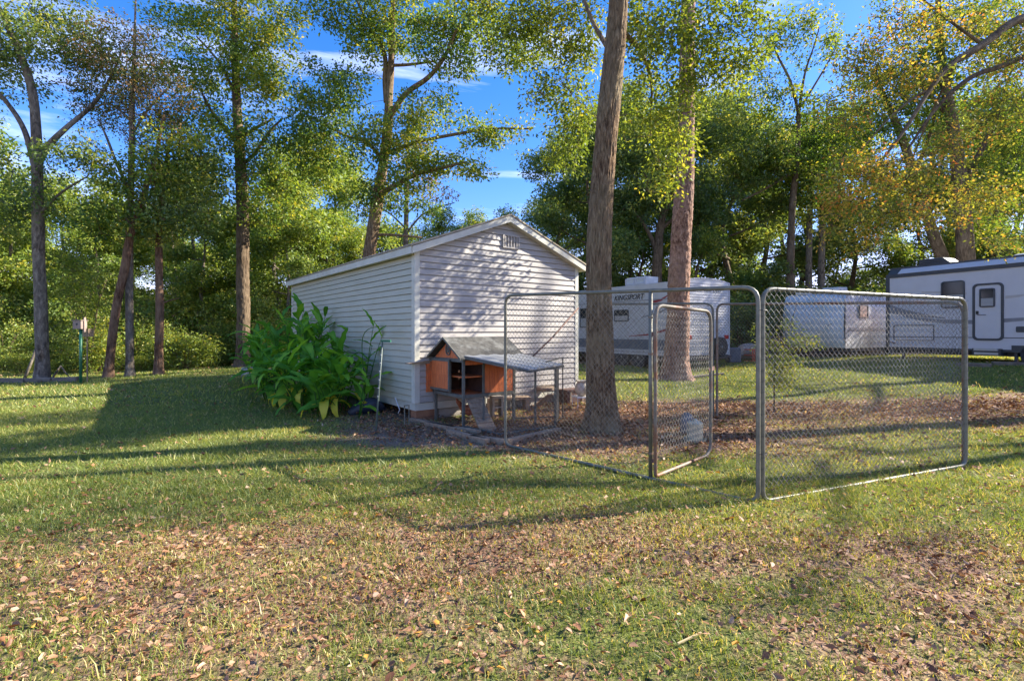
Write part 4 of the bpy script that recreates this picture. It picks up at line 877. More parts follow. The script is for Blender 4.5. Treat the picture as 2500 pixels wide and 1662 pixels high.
# run door standing open: thin black frame
q0 = toL(*gp(1356,1046)); q1 = toL(*gp(1374,1030)); mb = MB()
for a_, b_ in ((q0+Vector((0,0,.08)), q1+Vector((0,0,.08))), (q1+Vector((0,0,.08)), q1+Vector((0,0,1.05))), (q1+Vector((0,0,1.05)), q0+Vector((-.2,0,1.02)))): mb.beam(a_, b_, .014, .014)
mb.obj('run_door_frame', M['black'], run)
def weld(name, a_, b_, z0, z1, step, parent, mat, r=.0009):
    P0, P1 = [], []; L_ = (b_-a_).length; n_ = int(L_/step); h_ = z1-z0
    for i in range(n_+1):
        q = a_.lerp(b_, i/n_); P0.append((q.x,q.y,z0)); P1.append((q.x,q.y,z1))
    for j in range(int(h_/step)+1):
        z_ = z0+j*step; P0.append((a_.x,a_.y,z_)); P1.append((b_.x,b_.y,z_))
    V_, F_ = seg_tubes(P0, P1, r, r, 3); return stuff(link(name, np_mesh(name, V_, F_, mat), parent))
for i, (z1) in enumerate((.48,.88,.93,1.0)): weld('wire_netting', P_[i], P_[i+1], .06, z1 if i else .45, .035, run, M['wire'])
for k, (a_, b_) in enumerate((((1040,1040),(1170,1062)),((1095,1060),(1190,1085)),((1235,1085),(1365,1055)),((1150,1075),(1235,1086)),((1005,1030),(1110,1052)))):
    A_ = Vector((*gp(*a_), .035)); B_ = Vector((*gp(*b_), .035)); mb = MB(); mb.beam(A_, B_, .09, .07+.01*(k%2))
    tag(mb.obj('wood_board', M['oldwood'], bevel=.004), ('weathered board lying along the front of the coop legs','short rotten board in front of the ramp foot','long pale base board under the right side of the run','thin board meeting the kennel fence corner post','dark plank by the shed corner pier')[k], 'board')
# bits around the coop
def box_thing(name, label, cat, px, gy, w_, dp, h_, mat, rz=CTH, z0=-.02, parts=None):
    x, y = gp(px, gy); o = thing(name, label, cat, (x, y, tz(x, y)), rz); mb = MB(); mb.box(-w_/2,-dp/2,z0,w_/2,dp/2,h_); return o, mb
o = thing('concrete_block', 'upright grey concrete block standing behind the coop ramp', 'concrete block', (*gp(1212,1020), 0), .3)
mb = MB(); mb.ring(rrect(0,.19,.19,.38,.004,-.1,1), rrect(0,.19,.12,.30,.004,-.1,1), (0,.2,0)); mb.obj('block_shell', M['block'], o); mb = MB(); mb.box(-.06,-.098,.18,.06,.098,.205); mb.obj('block_web', M['block'], o)
o = thing('wooden_bench', 'low rough wooden bench under the shed end wall, seen through the run', 'bench', (*gp(1238,1006), 0), .25)
mb = MB(); mb.box(-.42,-.12,.24,.42,.02,.28); mb.obj('seat_plank', M['oldwood'], o); mb = MB(); mb.box(-.42,.03,.24,.42,.15,.28); mb.obj('seat_plank', M['oldwood'], o)
for s_ in (-1, 1): mb = MB(); mb.box(s_*.36-.04,-.12,-.02,s_*.36+.04,.15,.238); mb.obj('leg', M['oldwood'], o)
A_ = Vector((*gp(1300,1000), .0)); mb = MB(); mb.beam(A_, W(1345,962,9.0), .14, .02); tag(mb.obj('wood_board', M['oldwood']), 'grey board leaning against the shed skirting behind the run', 'board')
o = thing('plant_stand', 'rusty wire plant stand holding a mossy tray behind the run', 'plant stand', (*gp(1337,998), .02), .5)
mb = MB(); mb.lathe([(.20,.34),(.23,.36),(.22,.40),(.16,.42)], 14); mb.obj('tray', M['oldwood'], o)
for k in range(3):
    a_ = k*2.094; mb = MB(); mb.tube([(math.cos(a_)*.14,math.sin(a_)*.14,-.03),(math.cos(a_)*.04,math.sin(a_)*.04,.2),(math.cos(a_)*.15,math.sin(a_)*.15,.36)], .006, 5); mb.obj('leg', M['rust'], o)
o = thing('wooden_box', 'dark brown wooden box beside the far corner of the shed', 'box', (*gp(1395,988), .03), .55)
mb = MB(); mb.box(-.26,-.2,-.05,.30,.2,.27); mb.obj('box_body', M['rust'], o, bevel=.01); mb = MB(); mb.box(-.28,-.22,.272,.2,.22,.30); mb.obj('lid', M['rust'], o)
for s_ in (0,1): mb = MB(); mb.box(-.2+s_*.3,-.215,-.03,-.15+s_*.3,-.202,.26); mb.obj('batten', M['oldwood'], o)
uz = W(1421,966,9.3)
o = thing('side_table', 'small white metal table under the cream urn', 'table', (uz.x, uz.y, tz(uz.x, uz.y)), .3)
mb = MB(); mb.box(-.16,-.14,uz.z-o.location.z-.025,.16,.14,uz.z-o.location.z-.003); mb.obj('table_top', M['rvwhite'], o)
for sx in (-1,1):
    for sy in (-1,1): mb = MB(); mb.tube([(sx*.14,sy*.12,-.03),(sx*.14,sy*.12,uz.z-o.location.z-.026)], .008, 6); mb.obj('leg', M['rvwhite'], o)
mb = MB(); mb.lathe([(.07,0),(.12,.06),(.14,.14),(.11,.22),(.085,.25),(.12,.275),(.125,.285),(.09,.28),(.07,.25)], 18); q = mb.obj('urn', M['urn'], None, smooth=True); q.location = uz
tag(q, 'cream stained ceramic urn on the table at the shed corner', 'urn')
mb = MB(); mb.tube([W(1412,752,9.55), W(1350,822,9.0), W(1292,878,8.36)], .015, 7); tag(mb.obj('rusty_pipe', M['rust'], smooth=True), 'thin rusty pipe leaning diagonally against the shed gable wall', 'pipe')
o = thing('metal_stand', 'narrow grey metal frame standing by the shed corner pier', 'frame', (*gp(993,1043), 0), .5)
for s_ in (-1,1): mb = MB(); mb.box(s_*.035-.006,-.01,-.03,s_*.035+.006,.01,.33); mb.obj('upright', M['galv'], o)
mb = MB(); mb.box(-.041,-.011,.331,.041,.011,.345); mb.obj('crossbar', M['galv'], o)
# hen under the coop
hx, hy_ = gp(1146,1034)
hen = thing('hen', 'red-brown hen standing under the coop behind the grey corner post', 'hen', (hx, hy_, 0), .25)
hb = [(-.17,0,.30),(-.12,0,.27),(-.06,0,.235),(.0,0,.22),(.06,0,.23),(.10,0,.27),(.125,0,.33),(.14,0,.375),(.165,0,.39),(.185,0,.385)]
hr = [.012,.05,.082,.095,.088,.065,.04,.032,.028,.010]
pp, rr2 = smoothpath(hb, hr, 3); mb = MB(); mb.tube(pp, rr2, 14); mb.tube([(-.12,0,.28),(-.19,0,.36),(-.21,0,.41)], [.045,.03,.008], 8); mb.obj('body', M['feather'], hen, smooth=True)
for s_ in (-1,1):
    mb = MB(); mb.tube([(.01,s_*.035,.17),(.02+.012*s_,s_*.038,.09),(.01,s_*.038,.012)], [.02,.007,.006], 7)
    for a_ in (-.5,0,.5,PI): mb.tube([(.01,s_*.038,.01),(.01+.05*math.cos(a_),s_*.038+.05*math.sin(a_),.004)], [.005,.003], 5)
    mb.obj('leg', M['hleg'], hen, smooth=True)
    mb = MB(); wp, wr = smoothpath([(.06,s_*.078,.25),(0,s_*.098,.245),(-.08,s_*.08,.27),(-.14,s_*.04,.29)], [.012,.035,.03,.006], 3); mb.tube(wp, wr, 8); mb.obj('wing', M['feather'], hen, smooth=True)
mb = MB(); mb.prism([(.13,-.004,.40),(.145,-.004,.435),(.155,-.004,.418),(.165,-.004,.44),(.178,-.004,.415),(.185,-.004,.40)], (0,.008,0)); mb.obj('comb', M['comb'], hen)
mb = MB(); mb.tube([(.18,0,.385),(.212,0,.375)], [.009,.002], 6); mb.obj('beak', M['hleg'], hen)

# ------------------------------------------------------------------ chain-link kennel
def rounded_path(pts, r, n=5):                # closed list of (a, z) with corner radius list
    out_ = []
    m = len(pts)
    for i in range(m):
        p = Vector((*pts[i],)); a = Vector((*pts[i-1],)); b = Vector((*pts[(i+1) % m],)); rr_ = r[i]
        if rr_ <= 0: out_.append(p); continue
        u1 = (a-p).normalized(); u2 = (b-p).normalized()
        for k in range(n+1):
            t_ = k/n; q = p+u1*rr_*(1-t_)**2+u2*rr_*t_**2; out_.append(q)
    return out_
def chain(name, L_, zb, zt0, zt1, parent, x0=0.0, pitch=.062, rad=.0019, mat=None, sag=0.0):
    """woven zigzag wires, in the panel's local x-z plane"""
    dx = pitch/2; n = int(L_/dx); P0, P1 = [], []
    for i in range(n):
        x = x0+i*dx; zt = zt0+(zt1-zt0)*min(1, i*dx/max(L_, .01)); m = int((zt0-zb)/(pitch*.52))
        zz = zb+np.arange(m+1)*(zt-zb)/m; sgn = np.where((np.arange(m+1)+i) % 2 == 0, 0, 1.0); xs = x+sgn*dx*1.04
        xs = np.minimum(xs, x0+L_)
        ys = np.where(np.arange(m+1) % 2 == 0, .003, -.003)+.018*np.sin(zz*2.3+x*1.7)*sag
        pts = np.stack([xs, ys, zz], -1); P0.append(pts[:-1]); P1.append(pts[1:])
    V_, F_ = seg_tubes(np.concatenate(P0), np.concatenate(P1), rad, rad, 3)
    return stuff(link(name, np_mesh(name, V_, F_, mat or M['wire']), parent))
def panel(label, A_, B_, zA=(0.02, 1.85), zB=(0.02, 1.85), opening=None, mat='galv', cr=.13, cat='fence panel'):
    A_ = Vector((*A_, 0)); B_ = Vector((*B_, 0)); d_ = B_-A_; L_ = d_.length; rz = math.atan2(d_.y, d_.x)
    o = thing('kennel_fence_panel', label, cat, (A_.x, A_.y, 0), rz, 'chain-link panels of the kennel')
    path = rounded_path([(0,zA[0]),(L_,zB[0]),(L_,zB[1]),(0,zA[1])], [cr*.8,cr*.8,cr,cr])
    mb = MB(); mb.tube([(p.x,0,p.y) for p in path], .0195, 10, closed=True); mb.obj('frame', M[mat], o, smooth=True)
    return o, L_
gA, gN = (-.085, 6.50), (2.13, 4.36)
pl, Lp = panel('front chain-link panel with the open gate, left of the corner posts', gA, gN, (.012,1.94), (-.008,1.86))
th_ = Lp*.668
mb = MB(); mb.tube([(th_,0,.02),(th_,0,1.88)], .0205, 10); mb.obj('gate_post', M['galv'], pl, smooth=True)
chain('wire_mesh', th_-.05, .06, 1.90, 1.87, pl, .0, sag=1)
for z_ in (.25,.72,1.25,1.62):
    mb = MB(); mb.lathe([(.024,-.010),(.0245,0),(.024,.010)], 10, (th_, 0, z_)); mb.obj('clamp', M['rusty'], pl)
# gate swung inward: a part of the front panel
hp = Vector((*gA,0)).lerp(Vector((*gN,0)), .668+.017); ge = Vector(((1735-CX)/F*5.95, 5.95, 0))
gl = Matrix.Rotation(-pl.rotation_euler.z, 3, 'Z'); a0 = gl@(hp-Vector((*gA,0))); a1 = gl@(ge-Vector((*gA,0))); gd = (a1-a0); GL = gd.length; gd.normalize()
gpth = rounded_path([(0,.03),(GL,.03),(GL,1.71),(0,1.74)], [.04,.17,.15,.15])
mb = MB(); mb.tube([a0+gd*p.x+Vector((0,0,p.y)) for p in gpth], .019, 10, closed=True); gate = mb.obj('gate', M['rusty'], pl, smooth=True)
cm = chain('gate_mesh', GL-.02, .22, 1.70, 1.68, gate, .01); cm.location = a0; cm.rotation_euler = (0,0,math.atan2(gd.y, gd.x))
mb = MB(); c_ = a1+Vector((0,0,1.02)); mb.beam(c_-gd*.05, c_+gd*.10+Vector((0,0,.02)), .012, .045); mb.obj('latch', M['rust'], gate)
for z_ in (.18,1.45): mb = MB(); q = a0-gd*.0+Vector((0,0,z_)); mb.box(q.x-.045,q.y-.012,q.z-.02,q.x+.012,q.y+.012,q.z+.02); mb.obj('hinge', M['rust'], gate)
gR = (4.97, 5.52)
pr, Lr = panel('right-hand chain-link panel running back from the corner posts', (2.19,4.40), gR, (-.008,1.85), (.012,1.83))
chain('wire_mesh', Lr-.03, .10, 1.84, 1.82, pr, .02, sag=1)
P0, P1 = [], []                                                 # tie wire wound round both posts
for (x0_) in (.0, Lr):
    for k in range(17):
        z0_ = .25+k*.095; a_ = [(x0_+.024*math.cos(t_*2*PI/6), .024*math.sin(t_*2*PI/6), z0_+.05*t_/6) for t_ in range(7)]
        P0 += a_[:-1]; P1 += a_[1:]
V_, F_ = seg_tubes(P0, P1, .0016, .0016, 3); stuff(link('tie_wire', np_mesh('tie_wire', V_, F_, M['tie']), pr))
P0, P1 = [], []
for k in range(24):
    x_ = .15+k*(Lr-.3)/23; a_ = [(x_+.012*t_/6, .024*math.sin(t_*2*PI/6), 1.85-.02*x_/Lr+.024*math.cos(t_*2*PI/6)) for t_ in range(7)]; P0 += a_[:-1]; P1 += a_[1:]
V_, F_ = seg_tubes(P0, P1, .0018, .0018, 3); stuff(link('rail_tie', np_mesh('rail_tie', V_, F_, M['tie']), pr))
J = (3.40, 8.45)
pbk, Lb = panel('far chain-link panel on the camper side of the kennel, right of the drinker', (J[0]+.03, J[1]-.02), (5.02,5.60), (-.05,1.93), (-.05,1.80), mat='rusty')
chain('wire_mesh', Lb-.02, .10, 1.91, 1.80, pbk, .01, pitch=.06)
pb2, L2 = panel('far chain-link panel between the oak trunk and the drinker', (1.36, 9.15), (J[0]-.03, J[1]), (-.03,1.97), (-.05,1.94))
chain('wire_mesh', L2-.02, .10, 1.95, 1.93, pb2, .01, pitch=.06)
mb = MB()
for z_ in (.42,1.66):
    pts = [Vector((2.16+.052*math.cos(t_*PI/8), 4.38+.045*math.sin(t_*PI/8), z_)) for t_ in range(16)]; mb.tube(pts, .003, 5, closed=True)
tag(mb.obj('tie_strap', M['tie']), 'black ties strapping the two kennel corner posts together', 'tie')
# drinker and bucket
dx_, dy_ = gp(1697,1078)
o = thing('poultry_drinker', 'galvanised metal poultry drinker on the grass by the open gate', 'poultry drinker', (dx_, dy_, 0), 0)
mb = MB(); mb.lathe([(.102,.04),(.102,.25),(.097,.262),(.07,.28),(.025,.29),(.018,.31)], 24); mb.obj('tank', M['zinc'], o, smooth=False)
mb = MB(); mb.lathe([(.125,.0),(.14,.025),(.145,.05),(.137,.05),(.13,.03),(.11,.022)], 24); mb.obj('trough', M['zinc'], o)
mb = MB(); mb.tube([(-.05,0,.28),(-.045,0,.33),(0,0,.345),(.045,0,.33),(.05,0,.28)], .004, 6); mb.obj('handle', M['wire'], o)
bx_, by_ = gp(1677,1058)
mb = MB(); mb.lathe([(.08,-.01),(.10,.02),(.10,.20),(.095,.27),(.07,.33),(.04,.36)], 16); q = mb.obj('feed_bag', M['bluegrey'], None, smooth=True); q.location = (bx_,by_,-.06); tag(q, 'blue-grey plastic feeder tucked behind the metal drinker', 'feeder')
# ------------------------------------------------------------------ hook pole
hp0 = Vector((*gp(917,1058), 0)); tp = W(934,832,7.35)
o = thing('hook_pole', 'thin grey-green metal pole with a flat top arm before the shed side', 'pole', hp0)
mb = MB(); mb.tube([(0,0,-.05), (tp-hp0)*.5, tp-hp0], [.016,.013,.012], 8); mb.obj('pole_shaft', M['polegreen'], o, smooth=True)
mb = MB(); mb.beam(tp-hp0-Vector((.02,0,0)), tp-hp0+Vector((.12,0,-.003)), .06, .03); mb.obj('top_arm', M['green'], o)
for k in range(6):
    mb = MB(); q = (tp-hp0)*(.40+.09*k); mb.tube([q+Vector((-.022,-.004,0)), q+Vector((.0,-.016,0))], .005, 5); mb.obj('clip', M['rvwhite'], o)

# ------------------------------------------------------------------ broad-leaved plants by the shed
def leaf_mesh(nm, L_, w_, curl, tint, fold=.22):
    n = 9; V_ = []; T_ = []; F_ = []
    p = Vector((0,0,0)); a_ = .25
    for i in range(n+1):
        t_ = i/n; w = w_*math.sin(PI*min(1, (t_*.93+.035)))**.75*(1-.25*t_)*.5
        for s_ in (-1, 0, 1): V_.append((p.x, s_*w, p.z+abs(s_)*w*fold*1.2+.012*math.sin(i*2.1+s_)*abs(s_))); T_.append(min(1, max(0, tint+(.12 if s_ == 0 else 0)+.05*math.sin(i*1.3))))
        a_ += curl/n; p = p+Vector((math.cos(a_-.25), 0, -math.sin(a_-.25)))*L_/n
    for i in range(n):
        for s_ in (0, 1): F_.append((i*3+s_, i*3+s_+1, i*3+s_+4, i*3+s_+3))
    me = np_mesh(nm, V_, F_, M['canna'], T_, True); return me
LM = [leaf_mesh('leaf', .54, .155, c_, t_) for c_, t_ in ((.5,.45),(1.0,.35),(1.5,.55),(.3,.3),(1.9,.65),(.9,.5),(1.3,.2),(.6,.7))]
LY = leaf_mesh('leaf', .40, .14, 2.2, .98)
stem_me = {}
def canna(name, label, x, y, h, nst, nlf, lean=.25, seed=0, group=None, scale=1.0, yellow=0, cat='plant'):
    rnd = random.Random(seed); z0 = tz(x, y); o = thing(name, label, cat, (x, y, z0), rnd.uniform(0, 6.28), group)
    for s_ in range(nst):
        a_ = rnd.uniform(0, 2*PI); hh = h*rnd.uniform(.75, 1.18); bx, by = math.cos(a_)*.12*rnd.random(), math.sin(a_)*.12*rnd.random()
        ex, ey = bx+math.cos(a_)*lean*hh*rnd.uniform(.4,1.2), by+math.sin(a_)*lean*hh*rnd.uniform(.4,1.2)
        pts = [Vector((bx,by,-.03)), Vector((bx+(ex-bx)*.3,by+(ey-by)*.3,hh*.4)), Vector((bx+(ex-bx)*.65,by+(ey-by)*.65,hh*.75)), Vector((ex,ey,hh))]
        mb = MB(); mb.tube(pts, [.013,.011,.008,.004], 6); me_ = mb.mesh('stem', M['canna'], True); so_ = link('stem', me_, o)
        b0 = rnd.uniform(0, PI)
        for k in range(nlf):
            t_ = .30+.70*(k/(nlf-1)); i_ = min(2, int(t_*3)); q = pts[i_].lerp(pts[i_+1], t_*3-i_)
            me_ = LY if (yellow and rnd.random() < yellow and t_ < .5) else rnd.choice(LM); lo = link('leaf', me_, o); sc_ = scale*rnd.uniform(.7, 1.15)
            el = -rnd.uniform(.45, 1.3)-(.2 if t_ > .9 else 0)+(.6 if t_ < .45 else 0)
            lo.location = q; lo.rotation_euler = (rnd.uniform(-.5,.5), el, b0+(k % 2)*PI+rnd.uniform(-.8,.8)); lo.scale = (sc_, sc_*rnd.uniform(.8,1.1), sc_)
    return o
PL = [(735,985,1.55,4,7,.22),(690,975,1.35,4,6,.3),(655,965,1.2,4,6,.35),(770,990,1.35,4,6,.3),(715,960,1.6,3,6,.2),(800,1000,1.05,4,6,.35),(828,1012,.8,4,5,.4),(680,1000,.75,4,5,.5),(740,1010,.7,4,5,.5),
      (790,1022,.7,3,5,.45),(630,958,.95,3,5,.4),(760,960,1.75,2,6,.15),(822,985,1.2,3,5,.3),(705,940,1.25,3,6,.3),(672,985,1.15,4,6,.4),(725,1005,.95,4,6,.45),(775,1012,.9,4,6,.45),(812,1018,.75,4,5,.5),(650,985,.7,4,5,.5),(750,975,1.45,4,7,.25)]
for i, (px_, gy_, h_, a_, b_, l_) in enumerate(PL):
    x, y = gp(px_, gy_)
    canna('broad_leaved_plant', 'tallest stalk of the broad-leaved clump, reaching up the shed side' if i == 11 else 'leafy green stalk plant in the broad-leaved clump along the shed side', x, y, h_, a_, b_+1, l_, 40+i, None if i == 11 else 'broad-leaved plants along the shed', 1.1, .25)
x, y = gp(880,1012); canna('broad_leaved_plant', 'separate broad-leaved plant next to the metal pole', x, y, 1.35, 3, 4, .22, 77, None, 1.05)
x, y = gp(872,1025); canna('broad_leaved_plant', 'low drooping plant at the foot of the pole plant', x, y, .6, 3, 4, .5, 78, None, .8, .4)
mb = MB(); pts, rr2 = smoothpath([W(888,905,8.4), W(884,860,8.4), W(886,822,8.35), W(900,803,8.3), W(925,798,8.25)], [.009,.008,.007,.006,.004], 4); mb.tube(pts, rr2, 6)
tag(mb.obj('flower_stalk', M['canna'], smooth=True), 'bare hooked green stalk arching beside the shed corner', 'stalk')
# planter group at the left end
x, y = gp(612,938)
o = thing('planter_box', 'grey-white concrete planter at the left end of the clump', 'planter', (x, y, tz(x, y)), .35)
mb = MB(); mb.ring(rrect(0,0,.42,.30,.01,0,1), rrect(0,0,.36,.24,.008,0,1), (0,.24,0)); b_ = mb.obj('planter_wall', M['whitepot'], o); b_.rotation_euler = (PI/2,0,0)
mb = MB(); mb.box(-.18,-.12,-.03,.18,.12,.19); mb.obj('soil', M['darkin'], o)
x2, y2 = gp(650,940)
o = thing('concrete_block', 'hollow concrete block beside the grey-white planter', 'concrete block', (x2, y2, tz(x2, y2)), .2)
mb = MB(); mb.ring(rrect(0,.10,.36,.2,.004,-.1,1), rrect(-.085,.10,.12,.13,.004,-.1,1), (0,.2,0)); mb.obj('block_shell', M['block'], o)
x3, y3 = gp(662,948)
mb = MB(); mb.lathe([(.11,-.01),(.12,0),(.16,.22),(.175,.23),(.175,.25),(.15,.25),(.145,.2)], 18); q = mb.obj('plant_pot', M['pot'], smooth=False); q.location = (x3+.1,y3-.15,tz(x3,y3)); tag(q, 'black round pot between the concrete block and the green clump', 'plant pot')
canna('potted_plant', 'yellow-green plant growing in the grey-white planter', x, y, .62, 4, 4, .55, 91, None, .62, .8)
canna('potted_plant', 'sparse tall-stalked plant rising behind the planter', x-.15, y+.25, 1.1, 2, 3, .25, 92, None, .75)
bx, by = gp(895,1016); q = MB(); q.tube(*smoothpath([(-.3,0,.06),(-.1,.02,.14),(.1,0,.17),(.3,.03,.09)], [.05,.13,.14,.05], 3), 12, wob=.6); q = q.obj('tarp_bundle', M['tarp'], smooth=True); q.location = (bx,by,0); q.rotation_euler = (0,0,.4)
tag(q, 'dark blue tarp bundle pushed under the shed edge', 'tarp')
mb = MB(); mb.tube([W(965,970,8.25), W(970,985,8.2), W(976,1000,8.2), W(972,1008,8.2)], .008, 5); tag(mb.obj('cable_loop', M['rvwhite'], smooth=True), 'loose white cable end hanging under the shed siding', 'cable')

# ------------------------------------------------------------------ nest boxes on the pole, timbers
b_ = onground(197, 13.6)
o = thing('bird_box_pole', 'green metal pole carrying a weathered nest box at the left lawn edge', 'bird box', b_)
top = W(197,803,13.6).z-b_.z
mb = MB(); mb.tube([(0,0,-.05),(0,0,top)], .034, 10); mb.obj('pole_shaft', M['green'], o, smooth=True)
mb = MB(); mb.box(-.13,-.1,top,.09,.1,top+.22); bxo = mb.obj('nest_box', M['boxwood'], o, bevel=.005)
mb = MB(); mb.box(-.15,-.12,top+.222,.11,.12,top+.24); mb.obj('roof', M['boxwood'], bxo)
mb = MB(); mb.box(.092,-.03,top-.08,.12,.03,top+.31); mb.obj('back_board', M['boxwood'], bxo)
mb = MB(); n_ = 12; mb.prism([Vector((-.02+.028*math.cos(2*PI*i/n_), -.102, top+.13+.028*math.sin(2*PI*i/n_))) for i in range(n_)], (0,.004,0)); mb.obj('entrance_hole_disc', M['black'], bxo)  # black disc paints the shade inside the entrance hole
b2_ = W(213,822,13.9)
mb = MB(); mb.box(-.10,-.09,0,.10,.09,.20); mb.box(-.12,-.11,.202,.12,.11,.22); mb.box(-.012,-.012,-(b2_.z-tz(b2_.x,b2_.y))-.05,.012,.012,0); q = mb.obj('bird_box', M['oldwood']); q.location = b2_
tag(q, 'lower brown bird box on a stake right behind the green pole', 'bird box')
for k, (a_, c_) in enumerate(((-60,62),(66,128),(132,190))):
    A_ = onground(a_, 14.35-.2*(a_/190)); B_ = onground(c_, 14.35-.2*(c_/190)); A_.z += .06; B_.z += .06; mb = MB(); mb.beam(A_, B_, .14, .15)
    tag(mb.obj('landscape_timber', M['timber'], bevel=.01), 'grey landscape timber edging the left lawn, '+('leftmost, ending before the forked tree','middle one in front of the forked tree','last one ending at the bird box pole')[k], 'timber', 'timbers edging the left lawn')
for k, (a_, b_) in enumerate((((2335,893),(2420,898)),((2423,898),(2560,905)))):
    A_ = W(a_[0],a_[1],14.6); B_ = W(b_[0],b_[1],14.2); A_.z = tz(A_.x,A_.y)+.05; B_.z = tz(B_.x,B_.y)+.05; mb = MB(); mb.beam(A_, B_, .14, .12)
    tag(mb.obj('landscape_timber', M['timber'], bevel=.01), ('brown ground timber starting behind the fence end post','brown ground timber running under the trailer jack')[k], 'timber', 'timbers before the large trailer')
A_ = onground(1690, 14.6); B_ = onground(1765, 14.9); mb = MB(); mb.beam(A_+Vector((0,0,.01)), B_+Vector((0,0,.01)), .12, .12); tag(mb.obj('log_edging', M['timber']), 'brown log lying in the grass right of the pine foot', 'log')
mb = MB(); mb.beam(Vector((*gp(1655,1580),.02)), Vector((*gp(1712,1554),.022)), .008, .006); tag(mb.obj('wood_splinter', M['hleg']), 'pale wood splinter on the foreground grass', 'stick')

# ------------------------------------------------------------------ campers
def wheel(parent, x, y, r, w_=.2, z=None, name='wheel'):
    z = r if z is None else z
    mb = MB(); prof = [(r*.62,0),(r*.95,0),(r,.02),(r,w_-.02),(r*.95,w_),(r*.62,w_)]; mb.lathe(prof, 24); t_ = mb.obj(name, M['tyre'], parent); t_.rotation_euler = (PI/2,0,0); t_.location = (x, y+w_, z)
    mb = MB(); mb.lathe([(r*.6,.03),(r*.6,w_-.02),(r*.45,w_-.015),(r*.2,w_-.04),(r*.12,w_)], 20); mb.obj('rim', M['rim'], t_)
    return t_
# 1: aged travel trailer behind the pine
cs = Vector((.535,-.845,0)).normalized(); D0 = Vector(((1672-CX)/F*17, 17, 0)); LA = 7.6; gz = tz(D0.x, D0.y)
OA = D0-cs*LA; rvA = thing('travel_trailer', 'aged white travel trailer with red swooshes and ribbed rear wall behind the pine', 'travel trailer', (OA.x, OA.y, 0), math.atan2(cs.y, cs.x))
WA = 2.43; zb_, zt_, zc = .63, 3.20, 3.31
def pa(px, py): return plane_px(OA, cs, px, py)
roof_pts = [(LA,0,zt_)]+[(LA, WA*k/10, zt_+(zc-zt_)*math.sin(PI*k/10)) for k in range(1,10)]+[(LA,WA,zt_)]
mb = MB(); mb.prism([(LA,0,zb_),(LA,WA,zb_)]+roof_pts[::-1], (-LA,0,0)); mb.obj('body', M['rvold'], rvA)
mb = MB(); mb.box(.02,-.012,.80,LA-.02,-.001,1.17); mb.obj('lower_band', M['rvband'], rvA)
mb = MB(); mb.box(.02,-.014,.60,LA-.02,-.001,.795); mb.obj('skirt', M['rvold'], rvA)
for z_ in (.70,): mb = MB(); mb.box(.02,-.020,z_-.006,LA-.02,-.015,z_+.006); mb.obj('skirt_rib', M['rvtrim'], rvA)
mb = MB(); mb.box(.0,-.014,2.60,LA-.0,-.001,2.625); mb.obj('upper_moulding', M['rvgrey'], rvA)
for (x_) in (LA,): mb = MB(); mb.box(x_-.03,-.02,zb_-.02,x_+.02,.02,zt_+.02); mb.obj('corner_moulding', M['rvwhite'], rvA); mb = MB(); mb.box(x_-.03,WA-.02,zb_-.02,x_+.02,WA+.02,zt_+.02); mb.obj('corner_moulding', M['rvwhite'], rvA)
mb = MB(); pts = [Vector((LA-.01,p[1],p[2]+.012)) for p in roof_pts]; mb.tube(pts, .022, 6); mb.obj('roof_edge', M['rvwhite'], rvA, smooth=True)
# ribbed rear wall
z_ = zb_+.02
while z_ < 3.15:
    h_ = .095; mb = MB(); mb.add([(LA,.05,z_),(LA+.016,.05,z_),(LA+.016,.05,z_+.012),(LA+.003,.05,z_+h_),(LA,WA-.05,z_),(LA+.016,WA-.05,z_),(LA+.016,WA-.05,z_+.012),(LA+.003,WA-.05,z_+h_)],
        [(0,4,5,1),(1,5,6,2),(2,6,7,3),(0,1,2,3),(4,7,6,5)]); mb.obj('rear_siding_strip', M['rvold'], rvA); z_ += h_
def win(parent, x, z, w_, h_, face='y', off=-.0, r=.06, fm='rvtrim', split=True, name='window', bl=True):
    mb = MB(); y0 = off
    mb.ring(rrect(x,z,w_,h_,r,y0-.03,4), rrect(x,z,w_-.07,h_-.07,max(.01,r-.03),y0-.03,4), (0,.03,0)); f_ = mb.obj(name, M[fm], parent)
    mb = MB(); mb.prism(rrect(x,z,w_-.06,h_-.06,max(.01,r-.03),y0-.014,4), (0,.008,0)); mb.obj('pane', M['glass'], f_)
    if split: mb = MB(); mb.box(x-w_/2+.03,y0-.024,z-.010,x+w_/2-.03,y0-.0145,z+.010); mb.obj('sash', M[fm], f_)
    if bl: mb = MB(); mb.box(x-w_/2+.04,y0-.0185,z-h_/2+.04,x+w_/2-.04,y0-.0150,z-.012); mb.obj('blind', M['blind'], f_)
    return f_
t0_, z0_ = pa(1500,785); t1_, z1_ = pa(1535,755); win(rvA, (t0_+t1_)/2, (z0_+z1_)/2, abs(t1_-t0_), z1_-z0_)
t0_, z0_ = pa(1417,800); t1_, z1_ = pa(1438,752); win(rvA, (t0_+t1_)/2, (z0_+z1_)/2, abs(t1_-t0_), z1_-z0_)
def swoosh(parent, top_pts, bot_pts, mat, name='stripe', y0=-.006, th=.004):
    top_ = [Vector((a_, y0, b_)) for a_, b_ in top_pts]; bot_ = [Vector((a_, y0, b_)) for a_, b_ in bot_pts]; n_ = len(top_); mb = MB(); off = Vector((0,th,0))
    vs = top_+bot_+[q+off for q in top_]+[q+off for q in bot_]; fs = []
    for i in range(n_-1): fs += [(i,i+1,n_+i+1,n_+i),(2*n_+i,3*n_+i,3*n_+i+1,2*n_+i+1),(i,2*n_+i,2*n_+i+1,i+1),(n_+i,n_+i+1,3*n_+i+1,3*n_+i)]
    mb.add(vs, fs); return mb.obj(name, M[mat], parent)
